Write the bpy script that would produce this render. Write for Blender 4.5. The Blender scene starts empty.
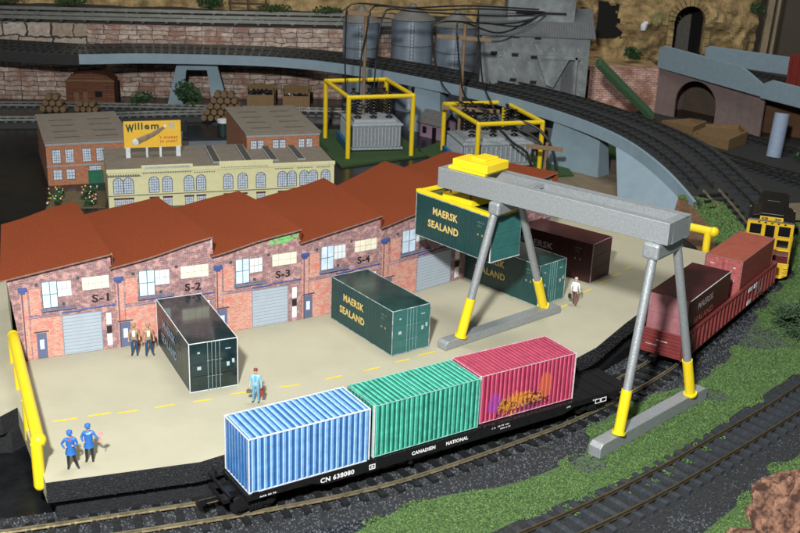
import bpy, bmesh, math, random
import numpy as np
from mathutils import Vector, Matrix
random.seed(7)
RNG = np.random.default_rng(7)
SC = bpy.context.scene
SC.unit_settings.system = 'METRIC'
SC.unit_settings.scale_length = 0.01          # 1 unit = 1 cm : this is a model railway
R = math.radians

# ------------------------------------------------------------------ camera
PITCH, ROLL, CH, FPX = R(19.9427), R(2.16563), 27.818, 1092.459
_cp, _sp, _cr, _sr = math.cos(PITCH), math.sin(PITCH), math.cos(ROLL), math.sin(ROLL)
c_fw = Vector((0, _cp, -_sp)); c_u0 = Vector((0, _sp, _cp)); c_r0 = Vector((1, 0, 0))
c_r = _cr * c_r0 + _sr * c_u0
c_u = -_sr * c_r0 + _cr * c_u0
cam_d = bpy.data.cameras.new('camera')
cam = bpy.data.objects.new('camera', cam_d)
SC.collection.objects.link(cam)
M = Matrix((c_r, c_u, -c_fw)).transposed().to_4x4()
M.translation = Vector((0, 0, CH))
cam.matrix_world = M
cam_d.sensor_width = 36
cam_d.lens = 36 * FPX / 800
cam_d.clip_start = 1
cam_d.clip_end = 1000
cam_d.dof.use_dof = True
cam_d.dof.focus_distance = 66
cam_d.dof.aperture_fstop = 0.5
SC.camera = cam

# ------------------------------------------------------------------ light
W = bpy.data.worlds.new('World'); SC.world = W; W.use_nodes = True
W.node_tree.nodes['Background'].inputs[0].default_value = (0.80, 0.88, 1.0, 1)
W.node_tree.nodes['Background'].inputs[1].default_value = 0.13
def area(name, loc, target, size, power, col):
    l = bpy.data.lights.new(name, 'AREA'); l.shape = 'DISK'; l.size = size; l.energy = power; l.color = col
    o = bpy.data.objects.new(name, l); SC.collection.objects.link(o)
    o.location = loc
    o.rotation_euler = (Vector(target) - Vector(loc)).to_track_quat('-Z', 'Y').to_euler()
    return o
area('flash_lamp', (-8, -2, 47), (3, 78, 0), 4.5, 119000, (1.0, 0.985, 0.95))
area('background_fill', (0, 92, 130), (8, 140, 0), 60, 88000, (1.0, 0.96, 0.88))  # added fill with no visible source, evens out the background brightness
SC.view_settings.view_transform = 'Standard'
SC.view_settings.look = 'None'
SC.view_settings.exposure = 0
SC.view_settings.gamma = 1
SC.cycles.max_bounces = 5
SC.cycles.use_denoising = True

# ------------------------------------------------------------------ helpers
def srgb(r, g, b):
    f = lambda c: ((c / 255 + 0.055) / 1.055) ** 2.4 if c > 10 else c / 255 / 12.92
    return (f(r), f(g), f(b))
def mat(name, col, rough=0.6, metal=0.0, var=0.18, scale=2.0, bump=0.0, bscale=20.0, col2=None, mixs=1.0, spec=0.5, coat=0.0, sharp=0.0):
    """procedural material: base colour broken up by noise, optional bump"""
    m = bpy.data.materials.new(name); m.use_nodes = True
    nt = m.node_tree; n = nt.nodes; L = nt.links
    b = n['Principled BSDF']
    b.inputs['Roughness'].default_value = rough
    b.inputs['Metallic'].default_value = metal
    b.inputs['Specular IOR Level'].default_value = spec
    b.inputs['Coat Weight'].default_value = coat
    tc = n.new('ShaderNodeTexCoord')
    no = n.new('ShaderNodeTexNoise'); no.inputs['Scale'].default_value = scale
    no.inputs['Detail'].default_value = 6; no.inputs['Roughness'].default_value = 0.65
    L.new(tc.outputs['Object'], no.inputs['Vector'])
    rp = n.new('ShaderNodeValToRGB')
    lo, hi = (0.3 + sharp, 0.7 - sharp)
    rp.color_ramp.elements[0].position = lo; rp.color_ramp.elements[1].position = hi
    c2 = col2 if col2 else tuple(min(1, c * (1 + var)) for c in col)
    c1 = col if col2 else tuple(c * (1 - var) for c in col)
    rp.color_ramp.elements[0].color = (*c1, 1); rp.color_ramp.elements[1].color = (*c2, 1)
    L.new(no.outputs['Fac'], rp.inputs[0]); L.new(rp.outputs[0], b.inputs['Base Color'])
    if bump:
        nb = n.new('ShaderNodeTexNoise'); nb.inputs['Scale'].default_value = bscale; nb.inputs['Detail'].default_value = 5
        L.new(tc.outputs['Object'], nb.inputs['Vector'])
        bp = n.new('ShaderNodeBump'); bp.inputs['Strength'].default_value = bump; bp.inputs['Distance'].default_value = 0.1
        L.new(nb.outputs['Fac'], bp.inputs['Height']); L.new(bp.outputs[0], b.inputs['Normal'])
    return m
def brickmat(name, c1, c2, mortar, bw, bh, ms=0.012, distort=0.0, var=0.5, vs=3.0, c3=None, rough=0.75, bump=0.3, ms_soft=0.1):
    """bricks laid out in the UV plane (UV in cm)"""
    m = bpy.data.materials.new(name); m.use_nodes = True
    nt = m.node_tree; n = nt.nodes; L = nt.links; b = n['Principled BSDF']
    b.inputs['Roughness'].default_value = rough
    tc = n.new('ShaderNodeUVMap')
    vec = tc.outputs[0]
    if distort:
        nz = n.new('ShaderNodeTexNoise'); nz.inputs['Scale'].default_value = 0.7; nz.inputs['Detail'].default_value = 5
        L.new(vec, nz.inputs['Vector'])
        sb = n.new('ShaderNodeVectorMath'); sb.operation = 'SUBTRACT'; sb.inputs[1].default_value = (0.5, 0.5, 0.5)
        L.new(nz.outputs['Color'], sb.inputs[0])
        sm = n.new('ShaderNodeVectorMath'); sm.operation = 'SCALE'; sm.inputs['Scale'].default_value = distort
        L.new(sb.outputs[0], sm.inputs[0])
        ad = n.new('ShaderNodeVectorMath'); ad.operation = 'ADD'
        L.new(vec, ad.inputs[0]); L.new(sm.outputs[0], ad.inputs[1]); vec = ad.outputs[0]
    bt = n.new('ShaderNodeTexBrick')
    bt.inputs['Scale'].default_value = 1; bt.inputs['Brick Width'].default_value = bw; bt.inputs['Row Height'].default_value = bh
    bt.inputs['Mortar Size'].default_value = ms; bt.inputs['Mortar Smooth'].default_value = ms_soft
    bt.inputs['Color1'].default_value = (*c1, 1); bt.inputs['Color2'].default_value = (*c2, 1); bt.inputs['Mortar'].default_value = (*mortar, 1)
    if distort: bt.squash = 0.7; bt.squash_frequency = 3; bt.offset_frequency = 3; bt.offset = 0.37
    L.new(vec, bt.inputs['Vector'])
    no = n.new('ShaderNodeTexNoise'); no.inputs['Scale'].default_value = vs; no.inputs['Detail'].default_value = 8; no.inputs['Roughness'].default_value = 0.75
    L.new(vec, no.inputs['Vector'])
    rp = n.new('ShaderNodeValToRGB'); rp.color_ramp.elements[0].position = 0.35; rp.color_ramp.elements[1].position = 0.65
    rp.color_ramp.elements[0].color = (1 - var, 1 - var, 1 - var, 1); rp.color_ramp.elements[1].color = (1 + var * .6,) * 3 + (1,)
    L.new(no.outputs['Fac'], rp.inputs[0])
    mx = n.new('ShaderNodeMix'); mx.data_type = 'RGBA'; mx.blend_type = 'MULTIPLY'; mx.inputs[0].default_value = 1
    L.new(bt.outputs['Color'], mx.inputs[6]); L.new(rp.outputs[0], mx.inputs[7])
    out = mx.outputs[2]
    if c3:
        n3 = n.new('ShaderNodeTexNoise'); n3.inputs['Scale'].default_value = vs * 0.35; n3.inputs['Detail'].default_value = 4
        L.new(vec, n3.inputs['Vector'])
        r3 = n.new('ShaderNodeValToRGB'); r3.color_ramp.elements[0].position = 0.5; r3.color_ramp.elements[1].position = 0.62
        L.new(n3.outputs['Fac'], r3.inputs[0])
        sc = n.new('ShaderNodeMath'); sc.operation = 'MULTIPLY'; sc.inputs[1].default_value = 0.75
        L.new(r3.outputs[0], sc.inputs[0])
        m3 = n.new('ShaderNodeMix'); m3.data_type = 'RGBA'; L.new(sc.outputs[0], m3.inputs[0])
        L.new(out, m3.inputs[6]); m3.inputs[7].default_value = (*c3, 1); out = m3.outputs[2]
    L.new(out, b.inputs['Base Color'])
    bp = n.new('ShaderNodeBump'); bp.inputs['Strength'].default_value = bump; bp.inputs['Distance'].default_value = 0.05
    iv = n.new('ShaderNodeMath'); iv.operation = 'SUBTRACT'; iv.inputs[0].default_value = 1
    L.new(bt.outputs['Fac'], iv.inputs[1]); L.new(iv.outputs[0], bp.inputs['Height']); L.new(bp.outputs[0], b.inputs['Normal'])
    return m

class MB:
    """mesh builder; every mesh carries a UV layer in cm"""
    def __init__(s): s.v = []; s.f = []; s.m = []; s.uv = []; s.sm = []
    def face(s, pts, mi=0, uv=None, smooth=False):
        k = len(s.v); s.v += [tuple(p) for p in pts]; s.f.append(list(range(k, k + len(pts)))); s.m.append(mi); s.sm.append(smooth)
        s.uv += [tuple(q) for q in uv] if uv else [(p[0] + p[1], p[2]) for p in pts]
    def box(s, x0, y0, z0, x1, y1, z1, mi=0, T=None):
        c = [Vector((x, y, z)) for z in (z0, z1) for y in (y0, y1) for x in (x0, x1)]
        if T: c = [T @ q for q in c]
        for ids in ((0, 2, 3, 1), (4, 5, 7, 6), (0, 1, 5, 4), (2, 6, 7, 3), (0, 4, 6, 2), (1, 3, 7, 5)):
            s.face([c[i] for i in ids], mi)
    def bar(s, a, b, w, h=None, mi=0, up=(0, 0, 1)):
        a, b = Vector(a), Vector(b); d = b - a; L = d.length; x = d.normalized(); u = Vector(up)
        if abs(x.dot(u)) > .98: u = Vector((0, 1, 0))
        y = u.cross(x).normalized(); z = x.cross(y)
        T = Matrix((x, y, z)).transposed().to_4x4(); T.translation = a
        h = h or w
        s.box(0, -w / 2, -h / 2, L, w / 2, h / 2, mi, T)
    def tube(s, pts, r, n=10, mi=0, cap=True, smooth=True):
        pts = [Vector(p) for p in pts]; rs = r if isinstance(r, (list, tuple)) else [r] * len(pts)
        rings = []; prev = None
        for i, p in enumerate(pts):
            t = (pts[min(i + 1, len(pts) - 1)] - pts[max(i - 1, 0)]).normalized()
            if prev is None:
                u = Vector((0, 0, 1)) if abs(t.z) < .9 else Vector((1, 0, 0)); u = (u - t * u.dot(t)).normalized()
            else: u = (prev - t * prev.dot(t)).normalized()
            prev = u; w = t.cross(u)
            rings.append([p + (u * math.cos(2 * math.pi * k / n) + w * math.sin(2 * math.pi * k / n)) * rs[i] for k in range(n)])
        base = len(s.v)
        for rg in rings:
            s.v += [tuple(q) for q in rg]
        for i in range(len(rings) - 1):
            for k in range(n):
                a = base + i * n + k; b = base + i * n + (k + 1) % n
                s.f.append([a, b, b + n, a + n]); s.m.append(mi); s.sm.append(smooth)
                s.uv += [(s.v[j][0] + s.v[j][1], s.v[j][2]) for j in (a, b, b + n, a + n)]
        if cap:
            for rg, rev in ((rings[0], True), (rings[-1], False)):
                s.face(rg[::-1] if rev else rg, mi)
    def prism(s, poly, z0, z1, mi=0, mside=None, T=None):
        """poly in xy, counter clockwise"""
        mside = mi if mside is None else mside
        a = [Vector((p[0], p[1], z0)) for p in poly]; b = [Vector((p[0], p[1], z1)) for p in poly]
        if T: a = [T @ q for q in a]; b = [T @ q for q in b]
        s.face(b, mi); s.face(a[::-1], mi)
        u = 0
        for i in range(len(poly)):
            j = (i + 1) % len(poly); l = (a[j] - a[i]).length
            s.face([a[i], a[j], b[j], b[i]], mside, [(u, z0), (u + l, z0), (u + l, z1), (u, z1)]); u += l
    def sphere(s, c, r, n=10, mi=0, sq=(1, 1, 1)):
        c = Vector(c); rows = n // 2; base = len(s.v)
        for i in range(rows + 1):
            th = math.pi * i / rows
            for k in range(n):
                ph = 2 * math.pi * k / n
                s.v.append((c.x + r * sq[0] * math.sin(th) * math.cos(ph), c.y + r * sq[1] * math.sin(th) * math.sin(ph), c.z + r * sq[2] * math.cos(th)))
        for i in range(rows):
            for k in range(n):
                a = base + i * n + k; b = base + i * n + (k + 1) % n
                s.f.append([a, a + n, b + n, b]); s.m.append(mi); s.sm.append(True); s.uv += [(0, 0)] * 4
    def build(s, name, mats, parent=None, bevel=0.0, loc=None):
        me = bpy.data.meshes.new(name); me.from_pydata(s.v, [], s.f)
        mats = mats if isinstance(mats, (list, tuple)) else [mats]
        for m in mats: me.materials.append(m)
        me.polygons.foreach_set('material_index', s.m); me.polygons.foreach_set('use_smooth', s.sm)
        ul = me.uv_layers.new(name='UVMap'); ul.data.foreach_set('uv', [c for q in s.uv for c in q])
        me.update()
        o = bpy.data.objects.new(name, me); SC.collection.objects.link(o)
        if parent: o.parent = parent
        if loc: o.location = loc
        if bevel:
            bm = bmesh.new(); bm.from_mesh(me); bmesh.ops.remove_doubles(bm, verts=bm.verts, dist=1e-4); bm.to_mesh(me); bm.free()
            b = o.modifiers.new('bevel', 'BEVEL'); b.width = bevel; b.segments = 2; b.limit_method = 'ANGLE'
        return o
def tag(o, label=None, cat=None, group=None, kind=None):
    if label: o['label'] = label
    if cat: o['category'] = cat
    if group: o['group'] = group
    if kind: o['kind'] = kind
    return o
def thing(name, label, cat, loc=(0, 0, 0), rz=0.0, group=None):
    o = bpy.data.objects.new(name, None); SC.collection.objects.link(o); o.empty_display_size = 0.5
    o.location = loc; o.rotation_euler = (0, 0, rz)
    return tag(o, label, cat, group)
def copy_tree(o, parent=None):
    c = o.copy(); SC.collection.objects.link(c); c.parent = parent
    for ch in list(o.children): copy_tree(ch, c)
    return c
def at(px, py, z):
    """point on the level z seen at a photograph pixel (800 wide)"""
    d = c_r * ((px - 400) / FPX) - c_u * ((py - 266.5) / FPX) + c_fw
    return Vector((0, 0, CH)) + d * ((z - CH) / d.z)
def aty(px, py, y):
    d = c_r * ((px - 400) / FPX) - c_u * ((py - 266.5) / FPX) + c_fw
    return Vector((0, 0, CH)) + d * (y / d.y)
def text(parent, s, org, xd, up, h, m, width=None, bold=0.0, name='lettering', lift=0.012):
    """flat lettering standing lift cm proud of a surface; org = lower left corner"""
    cu = bpy.data.curves.new('t', 'FONT'); cu.body = s; cu.size = 1; cu.offset = bold; cu.extrude = 0.0
    cu.space_character = 1.08; cu.resolution_u = 3; cu.space_line = 1.0
    to = bpy.data.objects.new('t', cu); SC.collection.objects.link(to)
    dg = bpy.context.evaluated_depsgraph_get()
    me = bpy.data.meshes.new_from_object(to.evaluated_get(dg)); bpy.data.objects.remove(to)
    co = np.zeros(len(me.vertices) * 3); me.vertices.foreach_get('co', co); co = co.reshape(-1, 3)
    mn, mxx = co.min(0), co.max(0)
    sy = h / (mxx[1] - mn[1]); sx = width / (mxx[0] - mn[0]) if width else sy
    xd = Vector(xd).normalized(); up = Vector(up).normalized(); nn = xd.cross(up)
    out = [Vector(org) + xd * ((c[0] - mn[0]) * sx) + up * ((c[1] - mn[1]) * sy) + nn * lift for c in co]
    me.vertices.foreach_set('co', [q for v in out for q in v]); me.update(); me.name = name
    me.materials.clear(); me.materials.append(m)
    o = bpy.data.objects.new(name, me); SC.collection.objects.link(o); o.parent = parent
    return o
def spline(pts, step=0.5):
    """Catmull-Rom resampled at even arc length"""
    P = [Vector(p) for p in pts]; P = [P[0] * 2 - P[1]] + P + [P[-1] * 2 - P[-2]]; out = []
    for i in range(1, len(P) - 2):
        for k in range(24):
            t = k / 24; a, b, c, d = P[i - 1:i + 3]
            out.append(0.5 * ((2 * b) + (c - a) * t + (2 * a - 5 * b + 4 * c - d) * t * t + (3 * b - a - 3 * c + d) * t ** 3))
    out.append(P[-2]); res = [out[0]]; acc = 0
    for a, b in zip(out, out[1:]):
        l = (b - a).length
        while acc + l >= step:
            t = (step - acc) / l; a = a.lerp(b, t); res.append(a.copy()); l = (b - a).length; acc = 0
        acc += l
    return res
def offs(path, d, dz=0.0):
    out = []
    for i, p in enumerate(path):
        t = path[min(i + 1, len(path) - 1)] - path[max(i - 1, 0)]; t.z = 0; t.normalize()
        out.append(p + Vector((-t.y, t.x, 0)) * d + Vector((0, 0, dz)))
    return out
def inpoly(x, y, poly):
    c = np.zeros(x.shape, bool); n = len(poly)
    for i in range(n):
        x1, y1 = poly[i]; x2, y2 = poly[(i + 1) % n]
        k = ((y1 > y) != (y2 > y)) & (x < (x2 - x1) * (y - y1) / (y2 - y1 + 1e-12) + x1); c ^= k
    return c
def crumbs(name, P, size, mats, kind='stuff', parent=None, flat=0.8):
    """thousands of little irregular tetrahedra at the points P (n,3)"""
    n = len(P); base = np.array([[1, 0, -.3], [-.5, .87, -.3], [-.5, -.87, -.3], [0, 0, 1.0]])
    a = RNG.uniform(0, 2 * np.pi, n); s = size * RNG.uniform(.5, 1.4, n)
    ca, sa = np.cos(a), np.sin(a)
    V = np.repeat(base[None], n, 0) + RNG.uniform(-.35, .35, (n, 4, 3))
    X = V[..., 0] * ca[:, None] - V[..., 1] * sa[:, None]; Y = V[..., 0] * sa[:, None] + V[..., 1] * ca[:, None]
    V = np.stack([X * s[:, None], Y * s[:, None], V[..., 2] * s[:, None] * flat], -1) + P[:, None]
    F = (np.array([[0, 1, 3], [1, 2, 3], [2, 0, 3], [0, 2, 1]])[None] + 4 * np.arange(n)[:, None, None]).reshape(-1, 3)
    me = bpy.data.meshes.new(name); me.from_pydata(V.reshape(-1, 3).tolist(), [], F.tolist())
    for m in mats: me.materials.append(m)
    if len(mats) > 1: me.polygons.foreach_set('material_index', np.repeat(RNG.integers(0, len(mats), n), 4))
    me.update(); o = bpy.data.objects.new(name, me); SC.collection.objects.link(o); o.parent = parent
    if kind: o['kind'] = kind
    return o
def leaves(name, centers, n, size, mats, parent=None, kind=None):
    """leaf cards scattered through blobs: centers = [(x,y,z,rx,ry,rz)]"""
    V = []; F = []; MI = []
    w = np.array([c[3] * c[4] * c[5] for c in centers]) ** .7; w /= w.sum()
    for c, k in zip(centers, (w * n).astype(int)):
        for _ in range(k):
            d = RNG.normal(size=3); d /= np.linalg.norm(d); rr = RNG.uniform(.45, 1.08)
            p = np.array(c[:3]) + d * rr * np.array(c[3:6])
            u = RNG.normal(size=3); u /= np.linalg.norm(u); v = np.cross(u, RNG.normal(size=3)); v /= np.linalg.norm(v)
            s = size * RNG.uniform(.5, 1.5); b = len(V)
            V += [p - u * s, p + v * s * .6, p + u * s, p - v * s * .6]; F.append([b, b + 1, b + 2, b + 3]); MI.append(RNG.integers(0, len(mats)))
    me = bpy.data.meshes.new(name); me.from_pydata([tuple(v) for v in V], [], F)
    for m in mats: me.materials.append(m)
    me.polygons.foreach_set('material_index', MI); me.update()
    o = bpy.data.objects.new(name, me); SC.collection.objects.link(o); o.parent = parent
    if kind: o['kind'] = kind
    return o

# ------------------------------------------------------------------ materials
m_table = mat('gloss_black_board', (0.006, 0.007, 0.008), 0.28, var=.6, scale=.8, bump=.12, bscale=1.6)
m_plat = mat('beige_board', (0.385, 0.37, 0.275), 0.75, var=.06, scale=.35, bump=.05, bscale=14)
m_foam = mat('black_foam', (0.010, 0.011, 0.013), 0.8, var=.6, scale=6, bump=.9, bscale=16)
m_yellow = mat('yellow_paint', (0.78, 0.59, 0.015), 0.38, var=.04, bump=.06, bscale=9)
m_yline = mat('yellow_line', (0.66, 0.50, 0.045), 0.7, var=.15, scale=5)
m_silver = mat('silver_paint', (0.34, 0.37, 0.39), 0.42, metal=.45, var=.16, scale=7, bump=.35, bscale=18)
m_white = mat('white_edge', (0.44, 0.48, 0.50), 0.6, col2=(.68, .70, .70), scale=2.5)
m_ink = mat('black_ink', (0.012, 0.012, 0.014), 0.6)
m_rail = mat('rail_metal', (0.30, 0.26, 0.17), 0.36, metal=.6, var=.35, scale=2)
m_raildB = mat('rail_metal_brown', (0.115, 0.092, 0.055), 0.36, metal=.6, var=.3)
m_raild = mat('rail_metal_dull', (0.055, 0.05, 0.04), 0.4, metal=.6, var=.35, scale=2)
m_sleeper = mat('black_plastic', (0.036, 0.043, 0.052), 0.28, var=.35, scale=4, bump=.25, bscale=9)
m_bal = [mat('ballast_%s' % k, c, 0.85, var=.25, scale=8) for k, c in (('dark', (.016, .018, .022)), ('grey', (.062, .070, .082)), ('black', (.008, .009, .011)))]
m_balbed = mat('ballast_bed', (0.014, 0.016, 0.019), 0.9, var=.6, scale=5, bump=1, bscale=12)
m_grs = [mat('turf_%s' % k, c, 0.95, var=.25, scale=6) for k, c in (('mid', (.064, .128, .034)), ('light', (.100, .172, .050)), ('dark', (.034, .074, .019)))]
m_turf = mat('turf_base', (0.056, 0.112, 0.030), 0.95, var=.3, scale=4, bump=.8, bscale=14)
m_tan = mat('tan_board', (0.165, 0.13, 0.085), 0.85, var=.25, scale=.6, bump=.2, bscale=6)
m_dark = mat('dark_plastic', (0.008, 0.008, 0.009), 0.3, var=.3, scale=5)
m_blue_g = mat('blue_grey_paint', (0.20, 0.275, 0.33), 0.7, var=.08, scale=.7, bump=.08, bscale=5)
m_blue_gd = mat('blue_grey_rough', (0.17, 0.24, 0.285), 0.75, var=.08, scale=2, bump=.3, bscale=6)
m_track_top = mat('deck_ballast', (0.020, 0.021, 0.021), 0.85, var=.5, scale=7, bump=.8, bscale=18)
m_brown = mat('brown_card', (0.17, 0.105, 0.045), 0.8, var=.15, scale=2)
m_skin = mat('painted_skin', (0.55, 0.30, 0.20), 0.6, var=.05)

# ------------------------------------------------------------------ ground
def gz(x, y):
    return -2.4 if y < 86 else (-2.0 if y > 90 else -2.4 + 0.1 * (y - 86))
xs = list(np.linspace(-110, 120, 24)); ys = [20, 40, 60, 74, 86, 90, 100, 120, 140, 160, 180]
g = MB()
for i in range(len(xs) - 1):
    for j in range(len(ys) - 1):
        g.face([(x, y, gz(x, y)) for x, y in ((xs[i], ys[j]), (xs[i + 1], ys[j]), (xs[i + 1], ys[j + 1]), (xs[i], ys[j + 1]))])
tag(g.build('ground', m_table), 'glossy black painted baseboard under the whole layout', 'ground', kind='structure')

A_PTS = [(-34, 38.0, -2), (-24, 41.2, -2), (-18.2, 42.95, -2), (-13.1, 44.75, -2), (-6.5, 47.25, -2), (-.1, 50.35, -2), (7.55, 55.85, -2), (11.7, 59.45, -2), (17.0, 65.1, -2),
         (22.2, 72.6, -2), (27.3, 80.2, -2), (30.1, 87.5, -1.75), (30.2, 93.0, -.85), (28.6, 98.6, 1.0), (26.4, 103.5, 2.45), (23.6, 110, 3.6)]
B_PTS = [(-6.5, 36.2, -2), (1.5, 40.9, -2), (7.6, 45.3, -2), (12.6, 49.3, -2), (17.6, 53.9, -2), (25.0, 61.2, -2), (30.8, 68, -2), (36.5, 76.5, -2), (41, 86, -2), (44, 97, -2)]
pathA = spline(A_PTS, .5); pathB = spline(B_PTS, .5)
def ribbon(mb, path, o0, o1, z0, z1, mi=0):
    a = offs(path, o0, z0); b = offs(path, o1, z1)
    for i in range(len(path) - 1): mb.face([a[i], b[i], b[i + 1], a[i + 1]] if o0 > o1 else [b[i], a[i], a[i + 1], b[i + 1]], mi, smooth=True)
def railway(name, path, label, near=0.0, sl_step=0.60, metal=m_rail, sleep=True, single_strip=False, sw=1.5, smat=None):
    smat = smat or m_sleeper
    t = tag(bpy.data.objects.new(name, None), label, 'railway track', kind='structure'); SC.collection.objects.link(t); t['category'] = 'railway track'
    # rails: foot, web, head
    for sgn in (-1, 1):
        r = MB()
        for w, z0, z1 in ((.16, -.19, -.155), (.045, -.155, -.06), (.095, -.06, 0)):
            c = sgn * .825
            ribbon(r, path, c + w / 2, c - w / 2, z1, z1)
            ribbon(r, path, c - w / 2, c - w / 2 - 1e-4, z1, z0); ribbon(r, path, c + w / 2 + 1e-4, c + w / 2, z0, z1)
        r.build('rail', metal, t)
    sp = []
    acc = 0
    for i in range(len(path) - 1):
        acc += (path[i + 1] - path[i]).length
        if acc >= sl_step: sp.append(i); acc = 0
    def slp(mb, T):
        mb.box(-.18, -sw, -.42, .18, sw, -.19, 0, T)
        for sgn in (-1, 1):
            for q in (-1, 1): mb.box(-.08, sgn * .825 + q * .13 - .05, -.20, .08, sgn * .825 + q * .13 + .05, -.13, 0, T)
    if single_strip:
        s = MB()
        for i in sp:
            d = path[i + 1] - path[i]; T = Matrix.Rotation(math.atan2(d.y, d.x), 4, 'Z'); T.translation = path[i]; slp(s, T)
        s.build('sleepers', m_sleeper, t)
    else:
        s = MB(); slp(s, None); first = None
        for i in sp:
            d = path[i + 1] - path[i]
            if first is None: first = o = s.build('sleeper', smat, t)
            else: o = first.copy(); SC.collection.objects.link(o); o.parent = t
            o.location = path[i]; o.rotation_euler = (0, 0, math.atan2(d.y, d.x) + random.uniform(-.01, .01))
    return t
def trimmed(path, y0, y1): return [p for p in path if y0 <= p.y <= y1]
railway('railway_track', [p for p in pathA if 40.5 < p.y < 98.6], 'inner black sleepered track under the container train', smat=mat('matt_black_sleeper', (.010, .011, .013), .5, var=.3, scale=4))
railway('railway_track', [p for p in pathB if 42 < p.y < 78], 'outer curved track sweeping round the front of the layout', metal=m_raildB)

# ballast beds and crumbs
bb = MB()
flatA = [Vector((p.x, p.y, 0)) for p in pathA if p.y < 86]; flatB = [Vector((p.x, p.y, 0)) for p in pathB]
ribbon(bb, flatA, 1.9, -2.3, -2.37, -2.37)
ribbon(bb, flatB, 2.6, -2.7, -2.365, -2.365)
ribbon(bb, flatA, -2.3, -3.2, -2.37, -2.42); ribbon(bb, flatA, 2.8, 1.9, -2.42, -2.37)
ribbon(bb, flatB, -2.7, -3.6, -2.365, -2.42); ribbon(bb, flatB, 3.4, 2.6, -2.42, -2.365)
bal = bb.build('ballast', m_balbed); tag(bal, 'black and grey stone ballast spread under both front tracks', 'ballast', kind='stuff')
def along(path, o0, o1, n, z):
    i = RNG.integers(0, len(path) - 1, n); t = RNG.random(n); d = RNG.uniform(o0, o1, n)
    P = np.array([tuple(p) for p in path]); a = P[i]; b = P[i + 1]; T = b - a; T[:, 2] = 0; T /= np.linalg.norm(T, axis=1)[:, None] + 1e-9
    q = a + (b - a) * t[:, None]; q[:, 0] += -T[:, 1] * d; q[:, 1] += T[:, 0] * d; q[:, 2] = z; return q
PA = along(flatA, -4.6, 2.4, 26000, -2.36); PB = along(flatB, -4.4, 4.4, 34000, -2.37)
PG = along(flatB, -1.7, 1.7, 12000, -2.37); PGA = along(flatA, -1.7, 1.7, 14000, -2.33)
def _off(P, path):
    A = np.array([tuple(p)[:2] for p in path]); return np.array([np.min(np.hypot(A[:, 0] - q[0], A[:, 1] - q[1])) for q in P])
PA = PA[_off(PA, flatA) > 1.6]; PB = PB[_off(PB, flatB) > 1.6]
m_bal.append(mat('ballast_pale', (.085, .095, .105), .85, var=.25, scale=8))
crumbs('ballast_stones', np.vstack([PA, PGA]), .058, [m_bal[1], m_bal[0], m_bal[3], m_bal[1]], parent=bal); crumbs('ballast_stones', PB, .058, m_bal[:3], parent=bal)
crumbs('ballast_stones', PG, .055, [m_bal[0], m_bal[2], m_bal[2]], parent=bal)

# turf
G1 = [(-2.37, 44.56), (0.5, 47.4), (2.6, 48.8), (5.7, 49.9), (7.4, 50.9), (10.65, 53.5), (11.6, 56.9), (13.1, 58.7), (17.0, 62.0), (19.5, 63.6), (21.6, 66.01), (24.2, 70.6), (28.9, 79.1), (33.35, 86), (38, 86),
      (31.2, 71.8), (26.9, 66.2), (18.7, 57.2), (13.7, 52.0), (7.3, 47.6), (3.7, 44.6)]
G2 = [(12.6, 43.2), (23.19, 54.9), (29, 61.0), (36, 69.5), (46, 69), (42, 45), (15, 40)]
def blob(c, r, n=12): return [(c[0] + r * math.cos(2 * math.pi * k / n) * random.uniform(.8, 1.2), c[1] + r * math.sin(2 * math.pi * k / n) * random.uniform(.8, 1.2)) for k in range(n)]
gravel = [blob((25.2, 71.2), 2.2), blob((19.9, 61.6), .9), blob((10.7, 52.6), 1.0), blob((14.9, 47.2), .9)]
bt = MB()
for k, poly in enumerate((G1, G2)):
    bt.face([(x, y, -2.335 - .004 * k) for x, y in (poly if k else poly[::-1])])
bt2 = MB(); bt2.face([(x, y, -2.375) for x, y in ((-4, 40), (50, 40), (50, 74), (34, 86), (30, 80), (22, 68), (12, 57), (0, 46))])
bt2.build('ballast_sheet', m_balbed, bal)
turf = bt.build('grass', m_turf); tag(turf, 'bright green ground foam turf between and beside the front tracks', 'grass', kind='stuff')
pts = []
n = 420000
X = RNG.uniform(-3, 40, n); Y = RNG.uniform(43, 86, n); _k = np.abs(Y - (43 + X * 1.0)) < 14; X, Y = X[_k], Y[_k]; n = len(X)
edge = np.sin(X * 1.7 + Y * .9) * .25 + np.sin(X * .6 - Y * 2.1) * .25
ok = inpoly(X + edge, Y - edge * .8, G1) | inpoly(X + edge, Y - edge, G2)
for gv in gravel: ok &= ~inpoly(X, Y, gv)
dens = np.sin(X * 1.1 + 2) * np.cos(Y * 1.3) + RNG.normal(0, .6, n) + .3
ok &= dens > -1.7
clump = .05 * np.abs(np.sin(X * 2.3) * np.cos(Y * 2.7)) 
turfP = np.stack([X, Y, -2.34 + clump + RNG.uniform(0, .05, n)], -1)[ok]
# sparse tufts on the outer ballast
i2 = (~ok) & inpoly(X, Y, [(8, 46.5), (15, 51.5), (20, 56), (17, 57), (12, 52.5), (7, 48.2)]) & (RNG.random(n) < .6) & (np.sin(X * 2.6) * np.sin(Y * 2.2) > .35)
turfP = np.vstack([turfP, np.stack([X, Y, np.full(n, -2.3)], -1)[i2]])
crumbs('grass_tufts', turfP, .052, m_grs, parent=turf)
gp = []
for gv in gravel:
    k = inpoly(X, Y, gv); gp.append(np.stack([X, Y, np.full(n, -2.33)], -1)[k])
crumbs('gravel', np.vstack(gp)[::3], .07, m_bal[:2], parent=bal)

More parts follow.
